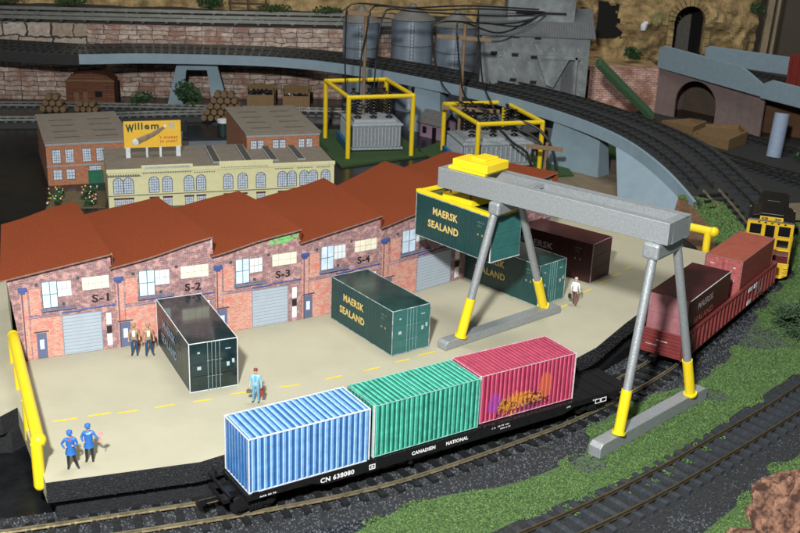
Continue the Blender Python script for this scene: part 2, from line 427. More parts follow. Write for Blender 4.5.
# ------------------------------------------------------------------ platform
front = [(-16.35, 44.85), (-9.5, 47.3), (-8.45, 48.1), (-2.7, 52.05), (3.1, 56.35), (8.75, 59.9), (10.75, 61.0), (12.55, 63.1), (15.1, 67.2), (19.4, 73.6), (24.0, 80.4), (24.8, 82.4)]
back = [(14.8, 89.8), (9.0, 95.0), (-2, 92), (-14, 82), (-28, 71), (-44, 66), (-58, 60), (-50, 46), (-20.75, 51.2), (-20.22, 52.25)]
poly = front + back
p = MB()
p.face([(x, y, 0) for x, y in poly], 0)
for i in range(len(poly)):
    a, b = poly[i], poly[(i + 1) % len(poly)]; side = 0 if i == len(poly) - 1 else 1
    p.face([(a[0], a[1], -1.12), (b[0], b[1], -1.12), (b[0], b[1], -.0), (a[0], a[1], -.0)], side)
p.face([(x, y, -1.12) for x, y in poly[::-1]], 1)
cx = sum(a for a, b in poly) / len(poly); cy = sum(b for a, b in poly) / len(poly)
inn = [(x + (cx - x) * .02 , y + (cy - y) * .03) for x, y in poly]
p.prism(inn, -2.45, -1.12, 1)
plat = p.build('pavement', [m_plat, m_foam]); tag(plat, 'raised beige container yard with black foam edge', 'yard', kind='structure')
# foam grains on the front edge
fp = []
for i in range(9):
    a, b = np.array(front[i]), np.array(front[i + 1]); l = np.linalg.norm(b - a); k = int(l * 110); t = RNG.random(k)
    q = a + (b - a) * t[:, None]; nrm = np.array([b[1] - a[1], -(b[0] - a[0])]) / l
    fp.append(np.stack([q[:, 0] + nrm[0] * .01, q[:, 1] + nrm[1] * .01, RNG.uniform(-1.1, -.05, k)], -1))
crumbs('foam_grain', np.vstack(fp), .06, [m_bal[0], m_foam, m_bal[2]], parent=plat)
for a in [(65, 420), (100, 414.5), (128, 411.8), (165, 406), (203, 400.5), (240, 393), (290, 386), (334, 377.5), (372, 369), (403, 360.5), (427, 353.5), (563, 306.5), (587, 291), (603, 282), (616, 275), (628, 268)]:
    q = at(a[0], a[1], 0); d = Vector((1, .42 if a[0] < 300 else .62 if a[0] < 500 else 1.1, 0)).normalized(); w = Vector((-d.y, d.x, 0)); l = random.uniform(.48, .62)
    m = MB(); m.face([q + d * x * l + w * y * .09 + Vector((0, 0, .006)) for x, y in ((-1, -.8), (.9, -1), (1.05, .2), (.95, 1), (-1, .9), (-1.1, 0))])
    m.build('lane_dash', m_yline, plat)

# ------------------------------------------------------------------ containers
def corr(mb, o, xd, yd, L, H, n, depth, m_hi, m_lo, nrm, m_mid=None):
    """corrugated panel; ribs run along yd"""
    o, xd, yd, nrm = Vector(o), Vector(xd), Vector(yd), Vector(nrm); p = L / n; m_mid = m_hi if m_mid is None else m_mid
    prof = []
    for k in range(n):
        j1, j2 = random.uniform(-.06, .06), random.uniform(-.06, .06); [prof.append(((k + f) * p, h)) for f, h in ((0, 0), (.30 + j1, 0), (.45 + j1, 1), (.80 + j2, 1))]
    prof.append((L, 0))
    for (a, h), (b, h2) in zip(prof, prof[1:]):
        mi = m_hi if h == h2 == 1 else m_lo if h == h2 == 0 else (m_mid if h < h2 else m_lo)
        q0 = o + xd * a + nrm * (h * depth); q1 = o + xd * b + nrm * (h2 * depth)
        mb.face([q0, q1, q1 + yd * H, q0 + yd * H], mi)
V3 = Vector
def container(name, label, loc, yaw, L, Wd, H, mats, style, group=None, ribs=24, depth=.05, frame=m_white, fw=.07, roofmat=None, endmats=None):
    """local: x along the box to the x=L end, y across, z up; mats=[crest, valley, slope]"""
    t = thing(name, label, 'container', loc, yaw, group)
    b = MB(); d = depth; e = .01
    corr(b, (fw, d, fw), (1, 0, 0), (0, 0, 1), L - 2 * fw, H - 2 * fw, ribs, d - e, 0, 1, (0, -1, 0), 2)
    corr(b, (L - fw, Wd - d, fw), (-1, 0, 0), (0, 0, 1), L - 2 * fw, H - 2 * fw, ribs, d - e, 0, 1, (0, 1, 0), 2)
    nr = max(6, int(ribs * Wd / L))
    for xx, nx in ((d, -1), (L - d, 1)):
        if style.get('doors') == (1 if nx > 0 else 0): continue
        corr(b, (xx, Wd - fw, fw) if nx < 0 else (xx, fw, fw), (0, -1, 0) if nx < 0 else (0, 1, 0), (0, 0, 1), Wd - 2 * fw, H - 2 * fw, nr, d - e, 0, 1, (nx, 0, 0), 2)
    b.build('body', mats, t)
    r = MB(); corr(r, (fw, fw, H - d), (1, 0, 0), (0, 1, 0), L - 2 * fw, Wd - 2 * fw, style.get('roofribs', ribs), (d - e) * style.get('roofd', 1), 0, 1, (0, 0, 1), 2)
    r.face([(0, 0, .02), (0, Wd, .02), (L, Wd, .02), (L, 0, .02)], 0)
    r.build('roof', roofmat or mats, t)
    f = MB(); w = fw; js = style.get('edge', .0)
    for x0 in (0, L - w):
        for y0 in (0, Wd - w): f.box(x0, y0, 0, x0 + w, y0 + w, H)
    for z0 in (0, H - w):
        for y0 in (0, Wd - w): f.box(w, y0 + .003, z0, L - w, y0 + w - .003, z0 + w)
        for x0 in (0, L - w): f.box(x0 + .003, w, z0, x0 + w - .003, Wd - w, z0 + w)
    f.build('edge_frame', frame, t, bevel=.012)
    if 'doors' in style:
        X0 = L if style['doors'] else 0; sx = 1 if style['doors'] else -1; dm = style['doormat']
        for k in (0, 1):
            D = MB(); y0 = w + k * (Wd / 2 - w) + .01; y1 = y0 + Wd / 2 - w - .02; xi = X0 - sx * .09
            D.box(min(xi, X0 - sx * .03), y0, w, max(xi, X0 - sx * .03), y1, H - w)
            for z in (.12, .36, .66):
                D.box(min(X0 - sx * .03, X0), y0 + .06, z * H + .02, max(X0 - sx * .03, X0), y1 - .06, z * H + H * (.2 if z < .6 else .26))
            do = D.build('door', dm, t, bevel=.01)
            B = MB()
            for yy in ((y0 + .75 * (y1 - y0), y0 + .93 * (y1 - y0)) if k == 0 else (y0 + .07 * (y1 - y0), y0 + .25 * (y1 - y0))):
                B.bar((X0 + sx * .03, yy, w), (X0 + sx * .03, yy, H - w), .035)
                for zz in (.3, .62): B.bar((X0 + sx * .04, yy - .06, zz * H), (X0 + sx * .04, yy + .12, zz * H), .03)
            B.build('locking_bar', style.get('barmat', m_white), do)
            P = MB()
            for (a, z, ww, hh) in (((.3, .45, .22, .2), (.32, .78, .15, .1)) if k == 0 else ((.55, .45, .16, .25), (.78, .5, .14, .25), (.5, .8, .3, .06))):
                P.box(min(X0 + sx * .002, X0 + sx * .012), y0 + a * (y1 - y0), z * H, max(X0 + sx * .002, X0 + sx * .012), y0 + a * (y1 - y0) + ww, z * H + hh)
            P.build('notice_plate', style.get('platemat', m_white), do)
    return t
def sideletter(t, L, H, s1, s2, m, x0=.33, w=.36, h=.42, z1=.62, z2=.34, y=-0.0, bold=.036):
    text(t, s1, (x0 * L, y, z1 * H), (1, 0, 0), (0, 0, 1), h, m, width=w * L * .93, bold=bold)
    text(t, s2, (x0 * L - .06 * L, y, z2 * H), (1, 0, 0), (0, 0, 1), h, m, width=w * L * 1.14, bold=bold)
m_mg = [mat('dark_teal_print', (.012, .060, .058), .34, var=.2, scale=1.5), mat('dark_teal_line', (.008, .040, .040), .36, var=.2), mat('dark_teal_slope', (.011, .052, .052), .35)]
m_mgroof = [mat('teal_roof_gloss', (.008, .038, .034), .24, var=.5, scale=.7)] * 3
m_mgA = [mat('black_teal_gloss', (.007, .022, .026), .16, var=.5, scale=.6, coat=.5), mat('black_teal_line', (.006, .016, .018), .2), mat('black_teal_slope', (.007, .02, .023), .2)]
m_scuff = mat('scuffed_card_edge', (.05, .11, .11), .6, col2=(.55, .60, .60), scale=2.2)
m_gold = mat('gold_letter', (.62, .46, .16), .5, var=.06)
m_paleblue = mat('pale_blue_letter', (.18, .27, .40), .4, var=.5, scale=3)
m_dteal = mat('teal_door', (.030, .125, .120), .4, var=.15)
m_plate = mat('pale_plate', (.35, .45, .48), .6, var=.3, scale=9)
small = mat('faint_letter', (.16, .26, .24), .6)
def extras(t, L, H, m=small):
    for k, (s, z) in enumerate((('MSKU 20', .80), ('2210', .72))): text(t, s, (L * .83, 0, z * H), (1, 0, 0), (0, 0, 1), .10, m, width=.55 - .2 * k)
    for x in (.83, .885): text(t, 'o', (L * x, 0, .52 * H), (1, 0, 0), (0, 0, 1), .13, m_gold)
sA = dict(doors=1, doormat=m_mgA[0], roofribs=30, roofd=.05, platemat=m_plate, barmat=mat('dull_bar', (.16, .22, .22), .5))
t = container('shipping_container', 'glossy black-green container parked end-on against the wall under the S-2 sign', (-14.65, 61.06, .01), R(-63.4), 7.2, 2.82, 2.98, m_mgA, sA, 'containers standing on the yard', ribs=40, depth=.022, fw=.05, roofmat=[m_mgA[0]] * 3)
sideletter(t, 7.2, 2.98, 'MAERSK', 'SEALAND', m_paleblue, x0=.22, w=.42, h=.55, z1=.58, z2=.26)
sB = dict(doors=1, doormat=m_dteal, roofribs=30, roofd=.1, platemat=m_plate, barmat=mat('dull_teal_bar', (.14, .26, .26), .5))
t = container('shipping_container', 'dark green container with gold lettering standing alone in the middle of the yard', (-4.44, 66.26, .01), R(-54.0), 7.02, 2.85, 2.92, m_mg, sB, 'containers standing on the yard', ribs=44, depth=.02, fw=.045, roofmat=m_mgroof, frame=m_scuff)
sideletter(t, 7.02, 2.92, 'MAERSK', 'SEALAND', m_gold, x0=.22, w=.36, h=.5, z1=.60, z2=.29); extras(t, 7.02, 2.92)
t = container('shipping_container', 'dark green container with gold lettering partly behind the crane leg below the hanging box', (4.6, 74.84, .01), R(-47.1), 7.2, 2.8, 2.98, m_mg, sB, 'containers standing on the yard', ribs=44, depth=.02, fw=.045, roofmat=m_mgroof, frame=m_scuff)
sideletter(t, 7.2, 2.98, 'MAERSK', 'SEALAND', m_gold, x0=.22, w=.36, h=.5, z1=.62, z2=.31); extras(t, 7.2, 2.98)
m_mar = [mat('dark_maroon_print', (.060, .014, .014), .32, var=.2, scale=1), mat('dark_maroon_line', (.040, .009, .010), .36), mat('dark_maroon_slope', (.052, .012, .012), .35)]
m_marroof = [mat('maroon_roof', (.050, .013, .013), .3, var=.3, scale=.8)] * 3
m_pinkend = [mat('dull_pink_print', (.30, .13, .145), .4, var=.2), mat('dull_pink_line', (.21, .065, .075), .4), mat('dull_pink_slope', (.27, .115, .13), .4)]
m_wlet = mat('grey_white_letter', (.42, .38, .37), .6, var=.15, scale=6)
m_greyedge = mat('grey_edge', (.30, .27, .27), .6, var=.4, scale=4)
def endribs(t, X0, sx, Wd, H, m, zs=(.35, .66)):
    b = MB()
    for z in zs: b.box(min(X0, X0 + sx * .03), .12, z * H, max(X0, X0 + sx * .03), Wd - .12, z * H + .09)
    b.build('end_rib', m, t, bevel=.012)
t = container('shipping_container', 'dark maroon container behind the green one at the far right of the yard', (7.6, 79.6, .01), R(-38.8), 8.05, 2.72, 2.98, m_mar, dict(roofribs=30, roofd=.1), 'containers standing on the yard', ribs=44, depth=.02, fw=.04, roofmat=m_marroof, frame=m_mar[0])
m = MB(); m.box(8.01, -.005, 0, 8.06, .035, 2.98); m.box(8.02, .0, 2.95, 8.06, 2.72, 2.99); m.box(8.02, 0, 0, 8.06, 2.72, .04); m.build('worn_edge', m_greyedge, t)
endribs(t, 8.03, 1, 2.72, 2.98, m_mar[0], (.3, .62))
text(t, 'MAERSK', (1.9, 0, 1.75), (1, 0, 0), (0, 0, 1), .5, m_wlet, width=2.8, bold=.02); extras(t, 7.9, 2.98)
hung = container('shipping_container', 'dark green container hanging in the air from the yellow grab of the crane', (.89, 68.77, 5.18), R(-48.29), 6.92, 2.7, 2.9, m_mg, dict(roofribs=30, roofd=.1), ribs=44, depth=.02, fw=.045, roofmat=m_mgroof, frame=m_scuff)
b = MB(); b.box(6.915, .06, .05, 6.94, 2.64, 2.85); b.build('end_panel', m_dteal, hung); endribs(hung, 6.94, 1, 2.7, 2.9, m_dteal, (.3, .62)); b = MB(); b.box(6.9, -.01, 0, 6.955, .05, 2.9); b.box(6.9, .05, -.01, 6.955, 2.7, .04); b.build('worn_edge', m_white, hung)
sideletter(hung, 6.92, 2.9, 'MAERSK', 'SEALAND', m_gold, x0=.24, w=.36, h=.5, z1=.62, z2=.31); extras(hung, 6.92, 2.9)
# flatcar loads
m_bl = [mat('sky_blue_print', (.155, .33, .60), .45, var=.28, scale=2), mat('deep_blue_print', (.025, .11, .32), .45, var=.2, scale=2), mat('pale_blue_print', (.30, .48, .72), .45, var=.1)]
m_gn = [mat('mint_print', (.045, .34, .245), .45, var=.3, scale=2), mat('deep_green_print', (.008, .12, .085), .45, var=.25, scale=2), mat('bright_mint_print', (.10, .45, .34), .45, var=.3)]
def graffiti(name, base, c2, c3):
    m = mat(name, base, .45, var=.15, scale=2); nt = m.node_tree; n = nt.nodes; L = nt.links; b = n['Principled BSDF']
    src = b.inputs['Base Color'].links[0].from_socket
    tc = n.new('ShaderNodeTexCoord'); sp = n.new('ShaderNodeSeparateXYZ'); L.new(tc.outputs['Object'], sp.inputs[0])
    def mth(op, a, bb):
        k = n.new('ShaderNodeMath'); k.operation = op
        for i, q in enumerate((a, bb)):
            if isinstance(q, (int, float)): k.inputs[i].default_value = q
            else: L.new(q, k.inputs[i])
        return k.outputs[0]
    def spot(cx, cz, rx, rz, col, prev, s):
        dx = mth('DIVIDE', mth('SUBTRACT', sp.outputs[0], cx), rx); dz = mth('DIVIDE', mth('SUBTRACT', sp.outputs[2], cz), rz)
        q = mth('ADD', mth('MULTIPLY', dx, dx), mth('MULTIPLY', dz, dz))
        nz = n.new('ShaderNodeTexNoise'); nz.inputs['Scale'].default_value = s; nz.inputs['Detail'].default_value = 4; L.new(tc.outputs['Object'], nz.inputs['Vector'])
        f = mth('ADD', q, mth('MULTIPLY', mth('SUBTRACT', nz.outputs['Fac'], .5), 2.2)); rp = n.new('ShaderNodeValToRGB')
        rp.color_ramp.elements[0].position = .55; rp.color_ramp.elements[0].color = (.9, .9, .9, 1); rp.color_ramp.elements[1].position = 1; rp.color_ramp.elements[1].color = (0, 0, 0, 1)
        L.new(f, rp.inputs[0]); mx = n.new('ShaderNodeMix'); mx.data_type = 'RGBA'; L.new(rp.outputs[0], mx.inputs[0]); L.new(prev, mx.inputs[6]); mx.inputs[7].default_value = (*col, 1)
        return mx.outputs[2]
    o = spot(1.1, 1.0, .5, .7, (.30, .05, .30), src, 2); o = spot(4.6, 1.3, .5, 1.0, (.52, .11, .06), o, 2)
    o = spot(2.6, .75, 1.5, .65, c2, o, 3); o = spot(3.4, .4, 1.3, .35, c3, o, 4)
    L.new(o, b.inputs['Base Color']); return m
m_rd = [graffiti('pink_red_print', (.40, .045, .105), (.62, .22, .03), (.16, .03, .10)), graffiti('crimson_print', (.22, .016, .045), (.40, .12, .02), (.09, .02, .06)), graffiti('rose_print', (.52, .09, .17), (.62, .25, .05), (.2, .04, .12))]
m_rdroof = [mat('rose_roof', (.36, .05, .095), .45, var=.2, scale=2), mat('crimson_roof', (.24, .025, .055), .45, var=.2), mat('rose_slope', (.38, .06, .11), .45)]
m_pinkedge = mat('pale_pink_edge', (.55, .33, .38), .6, var=.3, scale=4)
container('shipping_container', 'light blue ribbed container with white edges at the left end of the flat wagon', (-6.85, 45.56, -.68), R(32.9), 6.75, 2.85, 2.98, m_bl, dict(roofribs=19), ribs=20, depth=.045, fw=.07)
t = container('shipping_container', 'green ribbed container between the blue and the red one on the flat wagon', (-1.02, 49.5, -.68), R(33.6), 6.73, 2.8, 2.95, m_gn, dict(roofribs=22), ribs=22, depth=.045, fw=.05, frame=mat('pale_mint_edge', (.22, .42, .38), .6, var=.3, scale=4))
m = MB(); m.box(-.012, -.012, 0, .06, .12, 2.96); m.build('worn_edge', m_white, t)
t = container('shipping_container', 'crimson ribbed container with orange graffiti at the right end of the flat wagon', (4.62, 53.55, -.68), R(32.6), 6.72, 2.8, 2.9, m_rd, dict(roofribs=24), ribs=22, depth=.045, fw=.05, frame=m_pinkedge, roofmat=m_rdroof)
m = MB(); m.box(-.012, -.012, 0, .06, .10, 2.91); m.build('worn_edge', m_white, t); m = MB(); m.box(6.70, -.014, 0, 6.735, .1, 2.91); m.build('worn_edge', m_white, t)
gq = MB()
for k in range(34):
    x = random.uniform(1.0, 4.9); z = .25 + random.random() * (.9 if 1.6 < x < 4.3 else .5); pts = [V3((x, -.02, z))]
    for j in range(5): pts.append(pts[-1] + V3((random.uniform(-.16, .2), 0, random.uniform(-.2, .22))))
    for q in pts: q.z = max(.12, q.z)
    gq.tube(pts, .014, 5)
gq.build('graffiti_line', mat('graffiti_black', (.05, .015, .02), .6), t)
for s, x, z, h, w in (('ARSK', 1.25, .35, .8, 1.9), ('UoE', 3.1, .45, .6, 1.3)):
    text(t, s, (x, -.005, z), (1, 0, .02), (0.1, 0, 1), h, mat('graffiti_orange', (.58, .24, .04), .5, var=.4, scale=4), width=w, bold=.03, name='graffiti_tag')

# ------------------------------------------------------------------ flat wagon
m_blk = mat('black_wagon', (.009, .009, .010), .32, var=.3, scale=4)
def bogie(parent, x, z, m=m_blk):
    b = MB()
    for s in (-1, 1):
        b.box(x - 1.0, s * .98 - .06, z + .30, x + 1.0, s * .98 + .06, z + .50); b.box(x - .35, s * 1.0 - .07, z + .15, x + .35, s * 1.0 + .07, z + .62)
        for k in (-.72, .72): b.box(x + k - .17, s * 1.02 - .08, z + .3, x + k + .17, s * 1.02 + .08, z + .62)
        for k in (-.18, 0, .18): b.tube([(x + k, s * 1.05, z + .2), (x + k, s * 1.05, z + .5)], .06, 6)
    b.box(x - .2, -1, z + .4, x + .2, 1, z + .62)
    o = b.build('bogie', m, parent, bevel=.02)
    for k in (-.72, .72):
        w = MB()
        for s in (-1, 1):
            w.tube([(x + k, s * .76, z + .48), (x + k, s * .88, z + .48)], .48, 20); w.tube([(x + k, s * .74, z + .48), (x + k, s * .76, z + .48)], .54, 20)
        w.tube([(x + k, -.85, z + .48), (x + k, .85, z + .48)], .07, 8)
        w.build('wheelset', mat('wheel_dark', (.02, .02, .022), .35, metal=.4), o)
fx = thing('flat_wagon', 'long black flat wagon with white numbers carrying three coloured containers', 'railway wagon', (-6.10, 44.42 + 1.35, 0), R(33.2))
# local y=0 is the centre line
ang = R(33.2); fx.location = (-6.85 - math.sin(ang) * 1.42, 45.56 + math.cos(ang) * 1.42 - .02, 0)
b = MB(); b.box(-.1, -1.3, -.95, 25.0, 1.3, -.74); b.box(-1.0, -.3, -1.3, 25.0, .3, -.95); b.box(-1.1, -.9, -1.15, -.75, .9, -.95)
for k in range(25): b.box(k + .1, -1.2, -.74, k + .25, 1.2, -.70)
b.build('deck', m_blk, fx)
for s in (-1, 1):
    b = MB(); b.prism([(-.1, 0), (-.1, -.35), (3.4, -.35), (4.2, -.62), (19.8, -.62), (20.6, -.35), (25.0, -.35), (25.0, 0)][::-1], 0, .07, 0, T=Matrix(((1, 0, 0, 0), (0, 0, -1, s * 1.40 + .035), (0, 1, 0, -.70), (0, 0, 0, 1))))
    b.build('side_sill', m_blk, fx, bevel=.01)
for x in (.55, 22.4): bogie(fx, x, -2.0)
b = MB(); b.box(-.95, -1.3, -.70, -.85, 1.3, -.55); b.tube([(-.9, .8, -.5), (-.9, .8, .1)], .03, 6); b.tube([(-.95, .8, .1), (-.95, .3, .1)], .03, 6); b.build('hand_brake', m_blk, fx)
for x, s in ((-.9, -1), (25, 1)):
    b = MB(); b.box(min(x, x + s * .9), -.12, -1.35, max(x, x + s * .9), .12, -1.1); b.box(min(x + s * .8, x + s * 1.2), -.22, -1.42, max(x + s * .8, x + s * 1.2), .2, -1.02); b.build('coupler', m_blk, fx, bevel=.03)
b = MB()
for x0, x1 in ((8.2, 8.9),): 
    b.tube([(x0, -1.0, -1.3), (x1, -1.0, -1.3)], .22, 12)
b.tube([(9.5, -1.1, -1.75), (9.5, -1.1, -1.2)], .16, 8); b.tube([(8.4, 0, -1.3), (14, 0, -1.3)], .12, 8); b.build('air_tank', m_blk, fx)
m_wl = mat('white_letter', (.75, .76, .77), .6, var=.05)
for x in (.15, 6.6, 7.2, 13.6, 14.2, 20.4): b = MB(); b.box(x, -1.47, -.72, x + .35, -1.425, -.60); b.build('container_lock', m_blk, fx)
yf = -1.44
text(fx, 'CN 638080', (3.9, yf, -1.18), (1, 0, 0), (0, 0, 1), .28, m_wl, width=1.95, bold=.03)
text(fx, 'CANADIEN', (9.35, yf, -1.1), (1, 0, 0), (0, 0, 1), .22, m_wl, width=1.5, bold=.04)
text(fx, 'NATIONAL', (11.55, yf, -1.1), (1, 0, 0), (0, 0, 1), .22, m_wl, width=1.45, bold=.04)
for s, x, z, w in (('AAR 50 70', .55, -.98, .9), ('C 18', 14.6, -.93, .25), ('20 FT 102', 15.0, -.9, .8), ('NEW 5 74', 15.2, -1.08, .7), ('LMTD', 20.0, -.95, .3), ('BLT', 22.0, -.98, .3), ('-o-', 25.0 - .9, -.95, .6)):
    text(fx, s, (x, yf, z), (1, 0, 0), (0, 0, 1), .09, m_wl, width=w, bold=.03)
b = MB()
for (x, w) in ((6.75, .36), (22.2, .42), (22.65, .42)):
    for q in (0, .24): b.box(x, yf - .02, -1.22 + q, x + w, yf, -1.18 + q)
    for q in (0, w - .04): b.box(x + q, yf - .02, -1.18, x + q + .04, yf, -.98)
    if w < .4: b.box(x + .12, yf - .02, -1.12, x + .24, yf, -1.04)
b.build('white_stencil', m_wl, fx)

# ------------------------------------------------------------------ gondola
m_gon = mat('oxide_red', (.175, .030, .030), .5, var=.2, scale=1.5, bump=.05)
ga = R(55.2); go = V3((17.6, 66.15, 0))
gd = thing('gondola_wagon', 'oxide red ribbed gondola wagon carrying two containers behind the crane leg', 'railway wagon', go, ga)
GL0, GL1, GW, GZ0, GZ1 = -.9, 17.9, 1.55, -1.42, .36
b = MB(); b.box(GL0, -GW + .08, GZ0 + .2, GL1, GW - .08, GZ0 + .75); b.box(GL0 + 1, -.3, GZ0 - .2, GL1 - 1, .3, GZ0 + .2); b.build('floor', m_gon, gd)
for s in (-1, 1):
    b = MB(); y0, y1 = (s * GW - .04, s * GW + .04)
    b.box(GL0, y0, GZ0 + .1, GL1, y1, GZ1 - .16)
    b.box(GL0 - .02, y0 - .08, GZ1 - .16, GL1 + .02, y1 + .08, GZ1)
    b.box(GL0, y0 - .04, GZ0, GL1, y1 + .04, GZ0 + .12)
    o = b.build('side_panel', m_gon, gd, bevel=.015)
    r = MB()
    nr = 24
    for k in range(nr + 1):
        x = GL0 + .1 + k * (GL1 - GL0 - .4) / nr; yy = s * (GW + .04)
        pr = [(x, yy), (x + .05, yy + s * .11), (x + .17, yy + s * .11), (x + .22, yy)]
        r.prism(pr if s < 0 else pr[::-1], GZ0 + .12, GZ1 - .16)
    r.build('side_stake', m_gon, o)
for X0, s in ((GL0, -1), (GL1, 1)):
    b = MB(); b.box(min(X0, X0 + s * .08), -GW + .05, GZ0 + .1, max(X0, X0 + s * .08), GW - .05, GZ1 - .1)
    for k in range(6): z = GZ0 + .25 + k * .25; b.box(min(X0 + s * .08, X0 + s * .14), -GW + .1, z, max(X0 + s * .08, X0 + s * .14), GW - .1, z + .10)
    b.box(min(X0, X0 + s * .14), -GW - .04, GZ1 - .1, max(X0, X0 + s * .14), GW + .04, GZ1 + .01)
    b.build('end_panel', m_gon, gd, bevel=.015)
    c = MB(); c.box(min(X0, X0 + s * .9), -.12, -1.35, max(X0, X0 + s * .9), .12, -1.1); c.box(min(X0 + s * .8, X0 + s * 1.2), -.22, -1.42, max(X0 + s * .8, X0 + s * 1.2), .2, -1.02); c.build('coupler', m_blk, gd, bevel=.03)
for x in (1.4, 15.4): bogie(gd, x, -2.0)
text(gd, 'CN 136400', (GL0 - .15, .2, -.35), (0, -1, 0), (0, 0, 1), .09, m_wl, width=.75, bold=.02)
text(gd, 'DO NOT HUMP', (GL0 - .15, .9, -.72), (0, -1, 0), (0, 0, 1), .07, m_wl, width=.8, bold=.02)
yg = -GW - .15
for k, s in enumerate(('CN', '13640', 'CAPY 140', 'LD LMT', 'LT WT 68')): text(gd, s, (-.35, -GW - .045, -.15 - .2 * k), (1, 0, 0), (0, 0, 1), .11, m_wl, width=.42, bold=.02)
for k, s in enumerate(('IL 52', 'IW 9 6', 'IH 3 6', 'CU FT', 'BLT 2')): text(gd, s, (.55, -GW - .045, -.08 - .19 * k), (1, 0, 0), (0, 0, 1), .11, m_wl, width=.4, bold=.02)
# big white CN worm logo on the side, built as bars
lg = MB()
def lbar(x0, z0, x1, z1): lg.box(min(x0, x1), yg - .03, min(z0, z1), max(x0, x1), yg - .0, max(z0, z1))
for s in ((11.2, -1.2, 12.0, -.9), (11.2, -.2, 12.0, .1), (12.4, -.2, 13.0, .12)): lg = MB(); lbar(*s); lg.build('railway_emblem', m_wl, gd)
lg = MB(); a = Matrix.Translation((0, yg - .01, 0))
lg.bar((13.1, yg - .015, -.9), (13.1, yg - .015, .1), .28, .02, up=(0, 1, 0)); lg.bar((13.1, yg - .015, .0), (14.2, yg - .015, -1.0), .26, .02, up=(0, 1, 0)); lg.bar((14.3, yg - .015, -1.0), (14.3, yg - .015, .05), .26, .02, up=(0, 1, 0))
lg.build('railway_emblem', mat('faded_letter', (.36, .20, .22), .6, var=.3), gd)
g1 = container('shipping_container', 'dark maroon container with pale pink end in the near half of the red gondola', (18.76, 65.41, -.55), R(55.13), 7.46, 2.84, 2.98, m_mar, dict(roofribs=30, roofd=.1), ribs=44, depth=.02, fw=.04, roofmat=m_marroof, frame=m_mar[0])
b = MB(); b.box(-.02, .06, .03, .0, 2.78, 2.95); b.build('end_panel', m_pinkend[0], g1); endribs(g1, -.02, -1, 2.84, 2.98, m_pinkend[2], (.56,))
m = MB(); m.box(0, -.02, 2.955, 7.46, .03, 2.995); m.build('worn_edge', m_white, g1)
text(g1, 'MAERSK', (1.5, -.0, 1.95), (1, 0, 0), (0, 0, 1), .5, m_wlet, width=2.8, bold=.02); text(g1, 'SEALAND', (.95, -.0, 1.05), (1, 0, 0), (0, 0, 1), .45, mat('rusty_letter', (.40, .12, .10), .6), width=3.5, bold=.02)
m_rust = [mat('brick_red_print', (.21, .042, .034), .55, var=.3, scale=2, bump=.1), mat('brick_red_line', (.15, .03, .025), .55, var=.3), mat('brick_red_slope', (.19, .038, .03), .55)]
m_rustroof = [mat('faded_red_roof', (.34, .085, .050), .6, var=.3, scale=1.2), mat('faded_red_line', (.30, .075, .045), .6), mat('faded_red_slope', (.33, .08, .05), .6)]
m_pdoor = mat('pinkish_red_door', (.38, .10, .10), .5, var=.3, scale=3)
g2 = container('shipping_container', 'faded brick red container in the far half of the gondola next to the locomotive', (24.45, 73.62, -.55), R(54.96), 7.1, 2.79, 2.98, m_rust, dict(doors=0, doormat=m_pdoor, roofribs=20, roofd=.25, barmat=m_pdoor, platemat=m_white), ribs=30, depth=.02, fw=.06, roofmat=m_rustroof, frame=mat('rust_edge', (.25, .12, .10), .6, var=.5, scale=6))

# ------------------------------------------------------------------ locomotive
m_ly = mat('loco_yellow', (.66, .43, .02), .4, var=.06)
m_lb = mat('loco_black', (.008, .008, .009), .22, var=.3)
m_maroon = mat('loco_maroon', (.10, .012, .015), .4)
lo = thing('diesel_locomotive', 'yellow and black diesel locomotive coupled behind the red gondola', 'locomotive', (29.25, 82.9, -1.85), R(70)); lo.rotation_euler = (0, R(-1), R(71)); lo.scale = (1.18, 1.2, 1.04)
b = MB(); b.box(0, -1.55, .95, 7.4, 1.55, 1.2); b.box(.2, -1.3, .6, 7.2, 1.3, .95); b.build('underframe', m_lb, lo, bevel=.03)
b = MB()  # pilot
b.box(-.1, -1.5, .25, .0, 1.5, 1.2); b.face([(-.1, -1.5, .25), (-.1, 1.5, .25), (-.4, 1.1, .1), (-.4, -1.1, .1)])
for y in (-1.45, 1.15):
    for k in range(3): b.box(-.35, y, .3 + .3 * k, 0, y + .3, .36 + .3 * k)
b.build('pilot', m_ly, lo, bevel=.02)
b = MB()  # cab
cab = [(1.2, -1.5), (3.9, -1.5), (3.9, 1.5), (1.2, 1.5)]
b.prism(cab, 1.2, 4.0)
b.prism([(-y, z) for y, z in ((-1.5, 4.0), (1.5, 4.0), (1.2, 4.35), (.6, 4.55), (-.6, 4.55), (-1.2, 4.35))][::1], 0, 2.7, 1, T=Matrix(((0, 0, 1, 1.2), (-1, 0, 0, 0), (0, 1, 0, 0), (0, 0, 0, 1))))
co = b.build('cab', [m_ly, m_lb], lo, bevel=.02)
b = MB(); b.box(1.05, -1.52, 4.0, 4.05, 1.52, 4.06); b.box(1.0, -.75, 4.4, 4.1, .75, 4.66); b.build('roof', m_lb, co, bevel=.03)
for y0, y1, z0, z1 in ((-1.3, -.55, 2.9, 3.7), (-.3, .3, 2.5, 3.7), (.55, 1.3, 2.9, 3.7), (-1.3, -.55, 2.0, 2.6)):
    b = MB(); b.box(1.17, y0, z0, 1.19, y1, z1); w = b.build('window', m_lb, co)
    b = MB()
    for (a0, a1, c0, c1) in ((y0 - .06, y0, z0, z1), (y1, y1 + .06, z0, z1), (y0 - .06, y1 + .06, z0 - .06, z0), (y0 - .06, y1 + .06, z1, z1 + .06)): b.box(1.13, a0, c0, 1.19, a1, c1)
    b.build('frame', m_ly, w)
